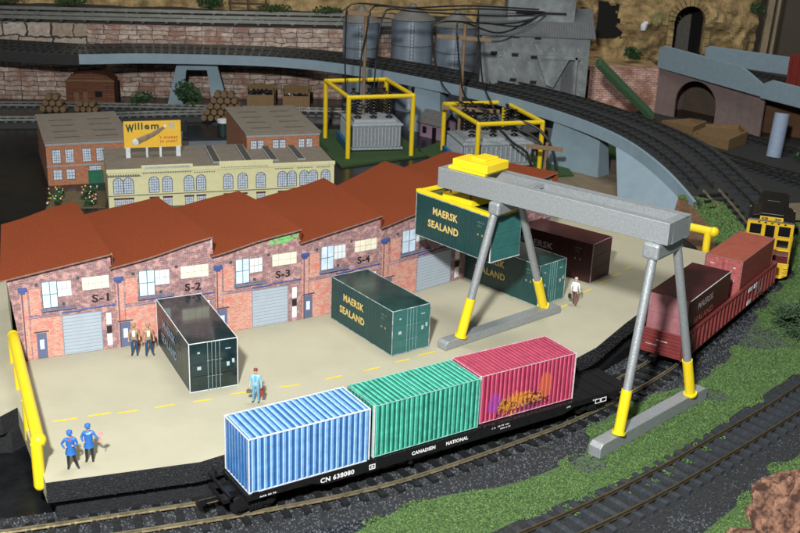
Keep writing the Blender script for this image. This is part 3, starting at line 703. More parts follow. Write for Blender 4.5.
for x in (1.6, 2.8):
    b = MB(); b.box(x, -1.52, 2.7, x + .8, -1.505, 3.6); b.build('window', m_lb, co)
b = MB(); b.box(.95, -.75, 4.12, 1.1, .75, 4.42); nb = b.build('number_board', m_ly, co, bevel=.02)
text(nb, 'EB', (.94, .62, 4.17), (0, -1, 0), (0, 0, 1), .2, m_ink, width=.4, bold=.03); text(nb, '30', (.94, -.2, 4.17), (0, -1, 0), (0, 0, 1), .2, m_ink, width=.4, bold=.03)
for k in range(5): b = MB(); b.box(1.13, -1.0 + k * .42, 3.82, 1.19, -.85 + k * .42, 3.9); b.build('marker_light', m_lb, co)
b = MB(); b.box(3.9, -1.0, 1.2, 7.3, 1.0, 4.3); b.box(3.9, -.85, 4.3, 7.3, .85, 4.45); b.box(4.5, -.45, 4.45, 6.3, .45, 4.58)
for k in range(3): b.box(4.5 + k * .75, -1.03, 1.5, 4.56 + k * .75, 1.03, 4.2)
b.build('long_hood', m_lb, lo, bevel=.03)
b = MB(); b.box(.1, -1.52, 1.2, 1.2, 1.52, 1.75); b.build('short_hood', m_maroon, lo, bevel=.02)
for s in (-1, 1):
    b = MB(); y = s * 1.5
    for k in range(3): b.tube([(4.4 + k * 1.0, y, 1.2), (4.4 + k * 1.35, y, 3.1)], .045, 6)
    b.tube([(4.0, y, 3.1), (6.6, y, 3.1)], .045, 6)
    for k in (0, 1): b.tube([(-.05, y * .95, .6), (-.05, y * .95, 2.3), (1.15, y, 3.0)], .06, 6)
    b.tube([(.0, s * .3, 1.2), (.0, s * .3, 2.2), (.0, s * 1.4, 2.2)], .05, 6)
    b.build('handrail', m_ly, lo)
for x in (1.6, 5.7): bogie(lo, x, 0.0, m_lb)

# ------------------------------------------------------------------ gantry crane
gy = thing('gantry_crane', 'silver container crane with yellow lower legs straddling the container train', 'crane', (14.29, 55.68, 0), math.atan2(.639, -.769))
zt, zb = 10.6, 9.35
b = MB(); b.box(0, -.55, zb, 15.8, 0, zt); b.box(0, -2.6, zb, 15.8, -2.05, zt); b.box(0, -2.05, zb, .55, -.55, zt); b.box(15.3, -2.05, zb, 15.8, -.55, zt)
b.box(.55, -2.05, zb, 15.3, -1.9, zb + .12); b.box(.55, -.70, zb, 15.3, -.55, zb + .12); b.box(9.3, -2.05, zt - .35, 9.7, -.55, zt - .05); b.box(4.5, -2.05, zb + .0, 4.8, -.55, zb + .3)
b.build('girder', m_silver, gy, bevel=.03)
b = MB()
for s in (.3,): b.prism([(.35, 0.25), (.35, -2.85), (1.35, -2.85), (1.35, 0.25)], zb - .95, zb - .004)
b.build('leg_head', m_silver, gy, bevel=.16)
b = MB(); b.prism([(10.9, 0.25), (10.9, -2.85), (11.7, -2.85), (11.7, 0.25)], zb - .8, zb - .004); b.build('leg_head', m_silver, gy, bevel=.14)
gM = Matrix.Rotation(math.atan2(.639, -.769), 4, 'Z'); gM.translation = V3((14.29, 55.68, 0)); gI = gM.inverted()
def leg(foot, top):
    f = gI @ V3(foot); t = V3(top); d = (t - f); m = f + d * (2.6 / d.length)
    b = MB(); b.tube([f, m], .31, 16); b.tube([f, f + d * (.12 / d.length)], .40, 16); o = b.build('leg_sleeve', m_yellow, gy)
    b = MB(); b.tube([m, t], .255, 16); b.build('leg', m_silver, gy)
leg((12.6, 54.55, -1.45), (.8, -.15, zb - .6)); leg((17.9, 59.9, -1.45), (.6, -2.45, zb - .6))
leg((3.95, 62.75, .55), (11.4, -.15, zb - .5)); leg((9.75, 68.35, .55), (11.2, -2.45, zb - .5))
def footbeam(a, b_, z0, h, w=.8):
    a = gI @ V3((a[0], a[1], z0)); b_ = gI @ V3((b_[0], b_[1], z0)); d = b_ - a; L = d.length
    T = Matrix.Rotation(math.atan2(d.y, d.x), 4, 'Z'); T.translation = a; m = MB(); k = w / 2
    # long beam with slanting ends
    prof = [(0, 0), (L, 0), (L, h * .75), (L - .25, h), (.25, h), (0, h * .75)]
    m.prism(prof, -k, k, T=T @ Matrix(((1, 0, 0, 0), (0, 0, -1, 0), (0, 1, 0, 0), (0, 0, 0, 1))))
    m.build('foot_beam', m_silver, gy, bevel=.05)
footbeam((11.1, 53.35), (19.0, 61.35), -2.3, .85); footbeam((2.75, 61.95), (10.75, 69.05), .012, .55)
# trolley and grab
b = MB(); b.box(12.4, -2.45, zt + .004, 15.2, -.2, zt + .2); b.box(12.2, -2.4, zt + .2, 14.2, -.15, zt + .72); b.box(14.2, -2.2, zt + .2, 15.1, -.5, zt + .62); b.box(12.9, -2.3, zt + .72, 14.0, -.9, zt + .84)
b.build('trolley', m_yellow, gy, bevel=.04)
hM = Matrix.Rotation(R(-48.29), 4, 'Z'); hM.translation = V3((.89, 68.77, 5.18)); q = gI @ hM
b = MB(); H = 2.9
b.box(-.05, .0, H + .005, 7.0, .35, H + .22, T=q); b.box(-.05, 2.35, H + .005, 7.0, 2.7, H + .22, T=q); b.box(0, .35, H + .005, .4, 2.35, H + .2, T=q); b.box(6.5, .35, H + .005, 6.9, 2.35, H + .2, T=q)
b.box(2.2, .25, H + .1, 4.8, 2.45, H + .5, T=q)
b.build('grab_frame', m_yellow, gy, bevel=.03)
b = MB()
for x, y in ((2.6, .6), (2.6, 2.1), (4.4, .6), (4.4, 2.1)): b.tube([q @ V3((x, y, H + .5)), q @ V3((x, y, 5.4))], .05, 6)
b.build('hoist_rope', m_dark, gy)

# ------------------------------------------------------------------ yellow pipe rails
def pipe_rail(label, pts, posts, r=.31):
    t = thing('pipe_railing', label, 'railing', (pts[0][0], pts[0][1], -.5)); o = V3(t.location)
    b = MB(); b.tube([V3(p) - o for p in pts], r, 16); b.sphere(V3(pts[0]) - o, r * 1.25, 14); b.sphere(V3(pts[-1]) - o, r * 1.1, 14); b.build('top_rail', m_yellow, t)
    for p, z in posts:
        b = MB(); b.tube([V3((p[0], p[1], z)) - o, V3((p[0], p[1], pts[0][2])) - o], r * .92, 14); b.sphere(V3((p[0], p[1], z)) - o, r * .92, 12); b.build('post', m_yellow, t)
pipe_rail('thick yellow pipe railing on the left edge of the yard', [(-16.95, 46.0, 1.6), (-22.3, 58.0, 1.6)], [((-16.95, 45.7), -.65), ((-18.85, 50.1), -.6), ((-20.85, 54.6), -.4), ((-22.3, 57.9), -.1)])
pipe_rail('thick yellow pipe railing on the far right edge of the yard', [(24.9, 83.1, 1.6), (12.4, 91.6, 1.6)], [((24.5, 83.3), -.3), ((18.6, 87.3), -.3), ((13.4, 90.9), -.3)], r=.33)

# ------------------------------------------------------------------ little people
def person(label, loc, face, pose, cols, hat=None, jacket=None, hair=None, group=None, scale=1.13, coat_long=False):
    """pose: dict of joints (in cm at 1.75 m scale / 100) ; one continuous skinned body"""
    t = thing('person', label, 'person', loc, face, group)
    J = dict(pel=(0, 0, .93), waist=(0, 0, 1.08), chest=(0, 0, 1.32), neck=(0, 0, 1.48), head0=(0, -.01, 1.56), head1=(0, -.015, 1.70),
             hl=(.1, 0, .88), hr=(-.1, 0, .88), kl=(.12, -.02, .48), kr=(-.12, -.02, .48), al=(.13, .02, .08), ar=(-.13, .02, .08), tl=(.15, -.14, .035), tr=(-.15, -.14, .035),
             sl=(.19, 0, 1.42), sr=(-.19, 0, 1.42), el=(.27, .02, 1.14), er=(-.27, .02, 1.14), wl=(.28, -.06, .90), wr=(-.28, -.06, .90), fl=(.28, -.08, .80), fr=(-.28, -.08, .80))
    J.update(pose)
    rad = dict(pel=.15, waist=.14, chest=.16, neck=.06, head0=.085, head1=.10, hl=.10, hr=.10, kl=.07, kr=.07, al=.055, ar=.055, tl=.045, tr=.045, sl=.075, sr=.075, el=.055, er=.055, wl=.04, wr=.04, fl=.045, fr=.045)
    E_ = [('pel', 'waist'), ('waist', 'chest'), ('chest', 'neck'), ('neck', 'head0'), ('head0', 'head1'), ('pel', 'hl'), ('hl', 'kl'), ('kl', 'al'), ('al', 'tl'), ('pel', 'hr'), ('hr', 'kr'), ('kr', 'ar'), ('ar', 'tr'),
          ('chest', 'sl'), ('sl', 'el'), ('el', 'wl'), ('wl', 'fl'), ('chest', 'sr'), ('sr', 'er'), ('er', 'wr'), ('wr', 'fr')]
    ks = list(J); me = bpy.data.meshes.new('body'); me.from_pydata([tuple(c * scale for c in J[k]) for k in ks], [(ks.index(a), ks.index(b)) for a, b in E_], [])
    o = bpy.data.objects.new('body', me); SC.collection.objects.link(o)
    o.modifiers.new('skin', 'SKIN')
    for k, sv in zip(ks, me.skin_vertices[0].data): sv.radius = (rad[k] * scale,) * 2; sv.use_root = (k == 'pel')
    s = o.modifiers.new('sub', 'SUBSURF'); s.levels = 2; s.render_levels = 2
    dg = bpy.context.evaluated_depsgraph_get(); m2 = bpy.data.meshes.new_from_object(o.evaluated_get(dg)); bpy.data.objects.remove(o)
    names = ['skin', 'top', 'legs', 'shoe', 'shirt']; 
    for k in names: m2.materials.append(cols[k])
    hz = J['hl'][2] * scale
    for p in m2.polygons:
        c = p.center / scale; p.use_smooth = True
        dh = min((c - V3(J['fl'])).length, (c - V3(J['fr'])).length); arm = abs(c.x) > .2 or dh < .18
        if dh < .10: k = 0
        elif c.z > 1.50: k = 0
        elif c.z < .09: k = 3
        elif c.z > (.74 if coat_long else .93) or (arm and c.z > .8): k = 4 if (c.y < -.08 and abs(c.x) < .07 and c.z > 1.15) else 1
        else: k = 2
        p.material_index = k
    m2.name = 'body'; ob = bpy.data.objects.new('body', m2); SC.collection.objects.link(ob); ob.parent = t
    hx, hy, hzz = [c * scale for c in J['head1']]
    f = MB()   # face: nose, eyes, ears
    f.sphere((hx, hy - .115 * scale, hzz - .05 * scale), .022 * scale, 8)
    for q in (-1, 1): f.sphere((hx + q * .105 * scale, hy, hzz - .04 * scale), .024 * scale, 8); f.sphere((hx + q * .04 * scale, hy - .098 * scale, hzz - .005 * scale), .013 * scale, 6, 1)
    f.box(hx - .03 * scale, hy - .102 * scale, hzz - .095 * scale, hx + .03 * scale, hy - .09 * scale, hzz - .085 * scale, 1)
    f.build('face', [cols['skin'], cols['shoe']], t)
    if hat:
        h = MB(); h.tube([(hx, hy, hzz + .03 * scale), (hx, hy, hzz + .09 * scale), (hx, hy - .01, hzz + .13 * scale)], [.112 * scale, .125 * scale, .08 * scale], 14)
        h.tube([(hx, hy - .05 * scale, hzz + .025 * scale), (hx, hy - .055 * scale, hzz + .04 * scale)], .13 * scale, 14); h.build('cap', hat, t)
    if hair:
        h = MB(); h.sphere((hx, hy + .015 * scale, hzz + .04 * scale), .112 * scale, 12, sq=(1, 1, .8)); h.build('hair', hair, t)
    if jacket:
        jm, r0, r1, z0 = jacket; h = MB()
        h.tube([(0, .0, z0 * scale), (0, 0, 1.0 * scale), (0, 0, 1.2 * scale), (0, 0, 1.4 * scale)], [r0 * scale, r1 * scale, .185 * scale, .17 * scale], 14, cap=False); h.build('coat_skirt', jm, t)
    return t
c_ = lambda n, *c: mat(n, c, .5, var=.08, scale=4)
p_blue = c_('uniform_blue', .02, .13, .42); p_black = c_('boot_black', .012, .012, .014); p_red = c_('red_front', .45, .04, .07); p_w = c_('shirt_white', .68, .68, .70)
p_den = c_('dungaree_blue', .10, .30, .46); p_tan = c_('tan_coat', .30, .20, .11); p_nav = c_('navy_overalls', .012, .05, .12); p_brn = c_('brown_trousers', .14, .055, .045); p_lb = c_('light_blue_shirt', .22, .42, .55); p_auburn = c_('auburn_hair', .18, .04, .03); p_grey = c_('grey_hair', .4, .4, .4)
pos = lambda px, py: tuple(at(px, py, 0))
person('person in blue uniform and cap holding a red bundle across the chest', pos(72, 468), R(15), dict(er=(-.36, .02, 1.2), wr=(-.24, -.16, 1.08), fr=(-.12, -.2, 1.15), el=(.3, .0, 1.16), wl=(.16, -.2, 1.14), fl=(.06, -.22, 1.22), al=(.24, -.05, .1), tl=(.32, -.15, .035)),
       dict(skin=m_skin, top=p_blue, legs=p_black, shoe=p_black, shirt=p_red), hat=p_blue, jacket=(p_blue, .24, .175, .72), coat_long=True)
person('person in blue uniform and cap raising a pink signal disc, right of a pair', pos(90, 461), R(10), dict(el=(.32, -.06, 1.22), wl=(.46, -.16, 1.2), fl=(.54, -.2, 1.26), er=(-.3, .0, 1.15), wr=(-.2, -.16, 1.05), fr=(-.12, -.2, 1.0)),
       dict(skin=m_skin, top=p_blue, legs=p_black, shoe=p_black, shirt=p_w), hat=p_blue, jacket=(p_blue, .23, .175, .72), coat_long=True)
q = at(90, 461, 0); b = MB(); b.tube([(0, -.01, 0), (0, .02, 0)], .14, 16); b.tube([(0, 0, -.18), (0, 0, -.5)], .025, 6)
o = b.build('signal_disc', mat('pale_pink_disc', (.65, .30, .28), .5), None); o.location = (q.x + .64, q.y - .16, 1.60); tag(o, 'pale pink signal disc held by the uniformed person', 'signal disc')
person('person in light blue dungarees carrying a red-brown toolbox across the yard', pos(256, 402), R(-5), dict(), dict(skin=m_skin, top=p_lb, legs=p_den, shoe=c_('green_boot', .03, .06, .04), shirt=p_den), hair=p_auburn)
q = at(256, 402, 0); b = MB(); b.box(-.1, -.22, 0, .1, .22, .34); b.tube([(0, -.12, .34), (0, -.12, .44), (0, .12, .44), (0, .12, .34)], .022, 6)
o = b.build('toolbox', mat('red_brown_case', (.20, .03, .025), .5), None, bevel=.03); o.location = (q.x + .37, q.y - .08, .48); tag(o, 'red-brown toolbox held by the person in dungarees', 'toolbox')
b = MB(); b.box(-.14, -.1, 0, .14, .1, .14); b.tube([(-.1, 0, .14), (0, 0, .26), (.1, 0, .14)], .02, 6)
o = b.build('tool_bag', mat('olive_bag', (.12, .10, .05), .6), None, bevel=.03); o.location = (q.x - .36, q.y - .1, .62); tag(o, 'small olive tool bag in the other hand of the person in dungarees', 'bag')
person('person in tan coat and navy overalls beside the wall, nearer the garage door', pos(135, 355), R(5), dict(fl=(.3, -.08, .95)), dict(skin=m_skin, top=p_tan, legs=p_nav, shoe=p_black, shirt=p_w), hat=p_tan)
person('person in tan coat and navy overalls beside the dark glossy container', pos(149, 355), R(25), dict(al=(.2, -.05, .1), tl=(.26, -.2, .035)), dict(skin=m_skin, top=p_tan, legs=p_nav, shoe=p_black, shirt=p_w), hat=p_tan)
person('person in white shirt and brown trousers walking towards the dark containers', pos(574, 305), R(150), dict(kl=(.1, -.1, .48), al=(.12, -.12, .08), tl=(.12, -.28, .04), ar=(-.12, .14, .1), tr=(-.12, .02, .035)), dict(skin=m_skin, top=p_w, legs=p_brn, shoe=p_black, shirt=p_w), hair=p_grey)
q = at(574, 305, 0); b = MB(); b.box(-.1, -.17, 0, .1, .17, .24); b.tube([(0, -.1, .24), (0, -.1, .33), (0, .1, .33), (0, .1, .24)], .02, 6)
o = b.build('travel_bag', mat('black_bag', (.02, .015, .014), .4), None, bevel=.03); o.location = (q.x - .34, q.y + .03, .52); tag(o, 'small black bag held by the person in the white shirt', 'bag')

# ------------------------------------------------------------------ warehouse
m_brickp = brickmat('purple_brick_print', srgb(144, 110, 112), srgb(172, 140, 138), srgb(104, 78, 86), .26, .085, .012, var=.34, vs=7, c3=srgb(190, 150, 146), bump=.05)
m_bricko = brickmat('orange_brick_print', srgb(182, 118, 102), srgb(200, 148, 132), srgb(208, 178, 166), .26, .085, .010, var=.26, vs=6, c3=srgb(196, 112, 100), bump=.05)
m_roofred = mat('red_brown_roof', (.185, .040, .013), .95, spec=.15, var=.25, scale=14, bump=.35, bscale=26)
m_roofedge = mat('roof_card_edge', (.22, .12, .10), .8, var=.3, scale=5)
m_endwall = mat('beige_card', (.36, .32, .24), .75, var=.08)
m_shut = mat('grey_shutter_print', srgb(160, 172, 184), .5, var=.06, scale=1.5); m_shutl = mat('grey_shutter_line', srgb(120, 134, 152), .5)
m_glassb = mat('pale_blue_pane', srgb(196, 214, 232), .35, var=.18, scale=2); m_glassw = mat('cream_pane', srgb(226, 220, 198), .4, var=.12, scale=2)
m_mull = mat('dark_mullion', srgb(60, 72, 84), .5); m_mullg = mat('teal_mullion', srgb(40, 90, 92), .5); m_greyline = mat('grey_mullion', srgb(150, 150, 150), .5)
m_door = mat('slate_blue_door', srgb(92, 100, 130), .5, var=.1); m_drain = mat('blue_drain', srgb(62, 84, 142), .5); m_pipe = mat('dull_pipe', srgb(96, 88, 104), .5)
m_gpaint = mat('green_graffiti', srgb(62, 160, 62), .6, col2=srgb(140, 190, 130), scale=6)
m_poster = mat('white_poster', srgb(222, 222, 226), .5)
WP = [(-21.81, 58.0), (-16.92, 60.36), (-11.45, 62.92), (-6.35, 65.80), (-1.35, 69.26), (4.55, 74.61), (11.5, 81.3)]
LOW = [5.20, 5.20, 5.34, 5.38, 5.52, 5.75]; HIGH = [6.10, 6.50, 6.32, 6.28, 6.45, 6.5]
BK = [(-25.5, 66.0), (-22.0, 70.2), (-16.8, 71.9), (-11.6, 74.2), (-5.9, 78.3), (-1.5, 84.0), (3.6, 88.6)]
wh = thing('warehouse', 'long brick warehouse with red-brown saw-tooth roof and grey shutters along the yard', 'warehouse', (-21.81, 58.0, 0))
wo = V3((-21.81, 58, 0))
roof = MB()
for i in range(6):
    a = V3((*WP[i], 0)); b_ = V3((*WP[i + 1], 0)); d = b_ - a; L = d.length; X = d.normalized(); N = V3((X.y, -X.x, 0))
    lo_, hi_ = LOW[i], HIGH[i]
    def Q(u, z, o=0.0): return a + X * u + V3((0, 0, z)) + N * o - wo
    def rect(mb, u0, u1, z0, z1, o, mi=0): mb.face([Q(u0, z0, o), Q(u1, z0, o), Q(u1, z1, o), Q(u0, z1, o)], mi, [(u0 + i * 7, z0), (u1 + i * 7, z0), (u1 + i * 7, z1), (u0 + i * 7, z1)])
    def slab(mb, u0, u1, z0, z1, o0, o1, mi=0):
        T = Matrix((X, -N, V3((0, 0, 1)))).transposed().to_4x4(); T.translation = a - wo
        mb.box(u0, -o1, z0, u1, -o0, z1, mi, T)
    w = MB(); top = lambda u: lo_ + (hi_ - lo_) * (u / L)
    ul = -.55 if i == 0 else 0
    f0 = [Q(0, 0), Q(L, 0), Q(L, hi_), Q(ul, lo_)]
    f0[2].z -= .1; f0[3].z -= .1; w.face(f0, 0, [(i * 7, 0), (i * 7 + L, 0), (i * 7 + L, hi_), (i * 7 + ul, lo_)])
    bk = [p - N * .25 for p in f0]; w.face(bk[::-1], 2)
    for s in range(4): w.face([f0[s], bk[s], bk[(s + 1) % 4], f0[(s + 1) % 4]], 2)
    rect(w, .10 * L, .43 * L, .02, 2.55, .004, 1); rect(w, .11 * L, .225 * L, 2.8, 4.4, .004, 1) 
    rect(w, 0.02 * L, .09 * L, .02, 4.3, .003, 1)
    w.build('wall', [m_brickp, m_bricko, m_endwall], wh)
    if i == 5: 
        pass
    # shutter
    s = MB(); rect(s, .43 * L, .84 * L, .03, 2.5, .012, 0)
    for k in range(11): rect(s, .43 * L, .84 * L, .10 + k * .22, .125 + k * .22, .016, 1)
    for u in (.425, .84): rect(s, u * L, (u + .008) * L, .0, 2.55, .018, 1)
    rect(s, .42 * L, .85 * L, 2.5, 2.56, .018, 1); s.build('garage_shutter', [m_shut, m_shutl], wh)
    # balcony window
    s = MB(); rect(s, .24 * L, .40 * L, 3.15, 4.78, .012, 0); rect(s, .40 * L, .55 * L, 3.75, 4.7, .012, 1)
    for u in (.24, .32, .395): rect(s, u * L, (u + .007) * L, 3.15, 4.78, .018, 2)
    for z in (3.13, 3.95, 4.74): rect(s, .24 * L, .40 * L, z, z + .035, .020, 2)
    for u in (.40, .45, .50, .545): rect(s, u * L, (u + .005) * L, 3.75, 4.7, .018, 3)
    for z in (3.74, 4.2, 4.68): rect(s, .40 * L, .55 * L, z, z + .03, .020, 3)
    wi = s.build('window', [m_glassb, mat('pale_pane', srgb(214, 222, 226), .4, var=.1), m_mullg, m_greyline], wh)
    s = MB(); slab(s, .22 * L, .58 * L, 2.98, 3.06, .01, .16); rect(s, .22 * L, .58 * L, 3.18, 3.2, .12)
    for k in range(8): rect(s, (.22 + k * .05) * L, (.222 + k * .05) * L, 3.0, 3.2, .12)
    s.build('balcony', mat('slate_balcony', srgb(104, 112, 140), .5), wi)
    s = MB(); rect(s, .66 * L, .95 * L, 3.95 + .02, 4.75, .012, 0)
    for u in (.66, .73, .80, .87, .945): rect(s, u * L, (u + .004) * L, 3.95, 4.77, .018, 1)
    for z in (3.95, 4.33, 4.75): rect(s, .66 * L, .95 * L, z, z + .025, .020, 1)
    s.build('window', [m_glassw, m_greyline], wh)
    # door, posters, pipes, vents
    du = .15 if i == 0 else .035
    s = MB(); rect(s, du * L, (du + .105) * L, .02, 1.62, .012); do = s.build('door', m_door, wh)
    s = MB(); rect(s, (du + .03) * L, (du + .075) * L, .6, 1.2, .018); s.build('door_sign', m_glassb, do)
    s = MB(); rect(s, (du - .02) * L, (du + .13) * L, 1.66, 1.74, .03); s.build('door_hood', m_mull, do)
    for z0, z1, mm in ((1.6, 2.35, m_poster), (1.05, 1.5, m_ink), (.25, 1.0, m_poster)):
        s = MB(); rect(s, .895 * L, .95 * L, z0, z1, .012); s.build('poster', mm, wh)
    s = MB(); s.tube([Q(.035 * L, .05, .03), Q(.035 * L, 4.3, .03)], .035, 6); dp = s.build('downpipe', m_pipe, wh)
    s = MB(); slab(s, .0 * L, .09 * L, 4.35, 4.55, .01, .12); slab(s, .02 * L, .07 * L, 4.2, 4.35, .01, .08); s.build('drain_box', m_drain, dp)
    s = MB(); s.tube([Q(.43 * L, 2.72, .025), Q(.62 * L, 2.74, .025), Q(.66 * L, 2.80, .025), Q(1.0 * L, 2.84, .025)], .045, 6); s.build('wall_pipe', m_drain, wh)
    s = MB(); s.tube([Q(.06 * L, 2.62, .02), Q(.44 * L, 2.66, .02)], .022, 6); s.build('cable_duct', mat('duct', srgb(150, 140, 170), .5), wh)
    for u, z in ((.175, 4.55), (.605, 4.7), (.44, 3.2)):
        s = MB(); rect(s, u * L, (u + .03) * L, z, z + .18, .014); s.build('vent', m_mull, wh)
    if i < 5:
        text(wh, 'S-%d' % (i + 1), Q((.70 if i else .755) * L, 3.12), X, (0, 0, 1), .5, m_ink, width=1.0, bold=.03)
    if i == 2:
        s = MB()
        for k in range(26):
            u = random.uniform(.60, .95); z = lo_ + (hi_ - lo_) * u - random.uniform(.18, .62)
            rr = random.uniform(.10, .2); s.face([Q(u * L + rr * math.cos(q * 1.05 + k), z + rr * .8 * math.sin(q * 1.05 + k), .014 + k * .0005) for q in range(6)], 0)
        s.build('graffiti', m_gpaint, wh)
    # step between two roof levels
    # roof slope of this bay
    A0 = Q(-.22 if i else -.95, lo_ + .03, .32); A1 = Q(L - .12, hi_ + .05, .32); B1 = V3((*BK[i + 1], 6.15 if i < 5 else 6.0)) - wo; B0 = V3((*BK[i], 5.05 if i else 5.7)) - wo
    if i == 5: A1 = A1 + N * .2; 
    nn = 14
    def rp(u, v):
        p = (A0.lerp(A1, u)).lerp(B0.lerp(B1, u), v); p = p.copy()
        p.z += .05 * math.sin(7 * u + i * 2) * math.sin(5 * v + i) + .12 * (v > 0) * math.sin(math.pi * v) * (u - .3)
        return p
    for iu in range(nn):
        for iv in range(nn):
            pts = [rp((iu + q) / nn, (iv + r_) / nn) for q, r_ in ((0, 0), (1, 0), (1, 1), (0, 1))]
            roof.face(pts, 0, smooth=True); roof.face([p - V3((0, 0, .09)) for p in pts[::-1]], 1)
    for iu in range(nn):
        p0, p1 = rp(iu / nn, 0), rp((iu + 1) / nn, 0); roof.face([p0 - V3((0, 0, .09)), p1 - V3((0, 0, .09)), p1, p0], 1)
    for iv in range(nn):
        p0, p1 = rp(1, iv / nn), rp(1, (iv + 1) / nn); lowz = .75
        roof.face([p0 - V3((0, 0, lowz)), p1 - V3((0, 0, lowz)), p1, p0], 2 if (iv == 0 and i == 1) else 0)
roof.build('roof', [m_roofred, m_roofedge, m_poster], wh)
e = MB()
def wall_quad(mb, a, b_, z0, z1a, z1b, mi=0): mb.face([V3((*a, z0)) - wo, V3((*b_, z0)) - wo, V3((*b_, z1b)) - wo, V3((*a, z1a)) - wo], mi)
wall_quad(e, BK[0], (-22.3, 58.0), 0, 5.6, 5.1)
wall_quad(e, WP[6], BK[6], 0, 6.3, 6.0)
for i in range(6): wall_quad(e, BK[i + 1], BK[i], 0, 4.9, 4.8)
e.build('end_wall', m_endwall, wh)

# ------------------------------------------------------------------ town houses behind
def frame_of(x, y, yaw): 
    T = Matrix.Rotation(yaw, 4, 'Z'); T.translation = V3((x, y, 0)); return T
m_orbr = brickmat('orange_red_brick', srgb(156, 98, 68), srgb(172, 116, 84), srgb(146, 108, 84), .35, .1, .01, var=.25, vs=3, bump=.05)
m_felt = mat('grey_brown_felt', (.17, .145, .115), .85, var=.14, scale=1.2, bump=.1, bscale=10)
m_feltline = mat('dark_felt', (.055, .05, .042), .85, var=.3, scale=6)
m_trim = mat('grey_trim', (.26, .27, .28), .7, var=.2, scale=4)
m_winl = mat('window_light', srgb(186, 200, 214), .4, var=.3, scale=4); m_wbar = mat('window_bar', srgb(24, 34, 60), .5)
m_cream = mat('cream_wall', srgb(205, 202, 158), .7, var=.07, scale=1.5)
def gwin(parent, x, y0, z, w, h, arch=False, nx=4, nz=5, name='window'):
    """window lying on the face y=y0 (outside is -y)"""
    m = MB(); o = y0 - .02
    if arch:
        pts = [(x, z), (x + w, z), (x + w, z + h - w / 2)] + [(x + w / 2 + w / 2 * math.cos(math.pi * k / 8), z + h - w / 2 + w / 2 * math.sin(math.pi * k / 8)) for k in range(1, 8)] + [(x, z + h - w / 2)]
        c = V3((x + w / 2, 0, z + h / 2)); m.face([(p[0] + (p[0] - c.x) * .14, o + .008, p[1] + (p[1] - c.z) * .07) for p in pts], 1)
    else:
        pts = [(x, z), (x + w, z), (x + w, z + h), (x, z + h)]; m.face([(x - .04, o + .008, z - .04), (x + w + .04, o + .008, z - .04), (x + w + .04, o + .008, z + h + .05), (x - .04, o + .008, z + h + .05)], 1)
    m.face([(p[0], o, p[1]) for p in pts], 0)
    t_ = .028
    for k in range(1, nx): m.box(x + w * k / nx - t_ / 2, o - .01, z, x + w * k / nx + t_ / 2, o - .004, z + h - (w * .5 * (1 - math.sqrt(max(0, 1 - (2 * k / nx - 1) ** 2))) if arch else 0), 1)
    for k in range(1, nz): m.box(x, o - .012, z + h * k / nz - t_ / 2, x + w, o - .005, z + h * k / nz + t_ / 2, 1)
    return m.build(name, [m_winl, m_wbar], parent)
def flatroof(parent, L, Wd, H, mats, over=.15):
    r = MB(); r.box(-over, -over, H, L + over, Wd + over, H + .16); return r.build('roof', mats, parent, bevel=.02)
def box_house(name, label, cat, x, y, yaw, L, Wd, H, wallm, z=-2.05, group=None):
    t = thing(name, label, cat, (x, y, z), yaw, group)
    b = MB(); c = [(0, 0), (L, 0), (L, Wd), (0, Wd)]
    u = 0
    for i in range(4):
        (x0, y0), (x1, y1) = c[i], c[(i + 1) % 4]; l = math.hypot(x1 - x0, y1 - y0)
        b.face([(x0, y0, -.1), (x1, y1, -.1), (x1, y1, H), (x0, y0, H)], 0, [(u, 0), (u + l, 0), (u + l, H), (u, H)]); u += l
    b.build('wall', wallm, t); return t
t = box_house('brick_house', 'orange brick house with grey felt roof at the left of the cream factory', 'house', -34.12, 101.14, R(21.8), 7.9, 12.4, 4.2, m_orbr, z=-2.02)
rf = flatroof(t, 7.9, 12.4, 4.2, m_felt)
for yy in (1.4, 3.8, 6.6, 9.0):
    for x0 in (1.0, 4.8):
        b = MB(); b.prism([(x0, yy + .1), (x0 + 2.3, yy + .1), (x0 + 2.3, yy + .26), (x0, yy + .26)], 4.36, 4.372)
        for k in range(10): b.box(x0 + .05 + k * .22, yy, 4.36, x0 + k * .22 + .15, yy + .36, 4.378)
        b.build('roof_vent', m_feltline, rf)
b = MB(); b.box(-.06, -.05, 3.95, 7.96, -.002, 4.2); b.box(-.04, -.04, 1.85, 7.9, -.002, 1.98); b.build('cornice', m_trim, t)
for x in (.55, 1.75, 3.35, 4.65): gwin(t, x, 0, 2.25, .75, 1.25, nx=4, nz=5)
for x in (.55, 1.75): gwin(t, x, 0, .6, .75, .95, nx=3, nz=3)
gwin(t, 3.9, 0, 1.35, 1.1, .4, nx=5, nz=2)
b = MB(); b.box(3.75, -.05, 0, 5.2, -.002, 1.3); b.build('door', mat('green_door', (.01, .11, .06), .5), t)
t2 = box_house('brick_house', 'brick house with flat grey roof behind the right half of the cream factory', 'house', -15.48, 104.73, R(18.5), 7.3, 12.5, 4.9, m_orbr, z=-2.02)
rf = flatroof(t2, 7.3, 12.5, 4.9, m_felt)
for yy in (2, 4.6, 7.0, 9.6):
    for x0 in (.8, 4.2):
        b = MB(); b.prism([(x0, yy + .1), (x0 + 2.1, yy + .1), (x0 + 2.1, yy + .26), (x0, yy + .26)], 5.06, 5.072)
        for k in range(9): b.box(x0 + .05 + k * .22, yy, 5.06, x0 + k * .22 + .15, yy + .36, 5.078)
        b.build('roof_vent', m_feltline, rf)
b = MB(); b.box(-.06, -.05, 4.66, 7.36, -.002, 4.9); b.build('cornice', m_trim, t2)
for x in (.4, 1.1, 2.6, 3.3, 5.2, 6.0): gwin(t2, x, 0, 3.5, .55, .8, nx=3, nz=3)
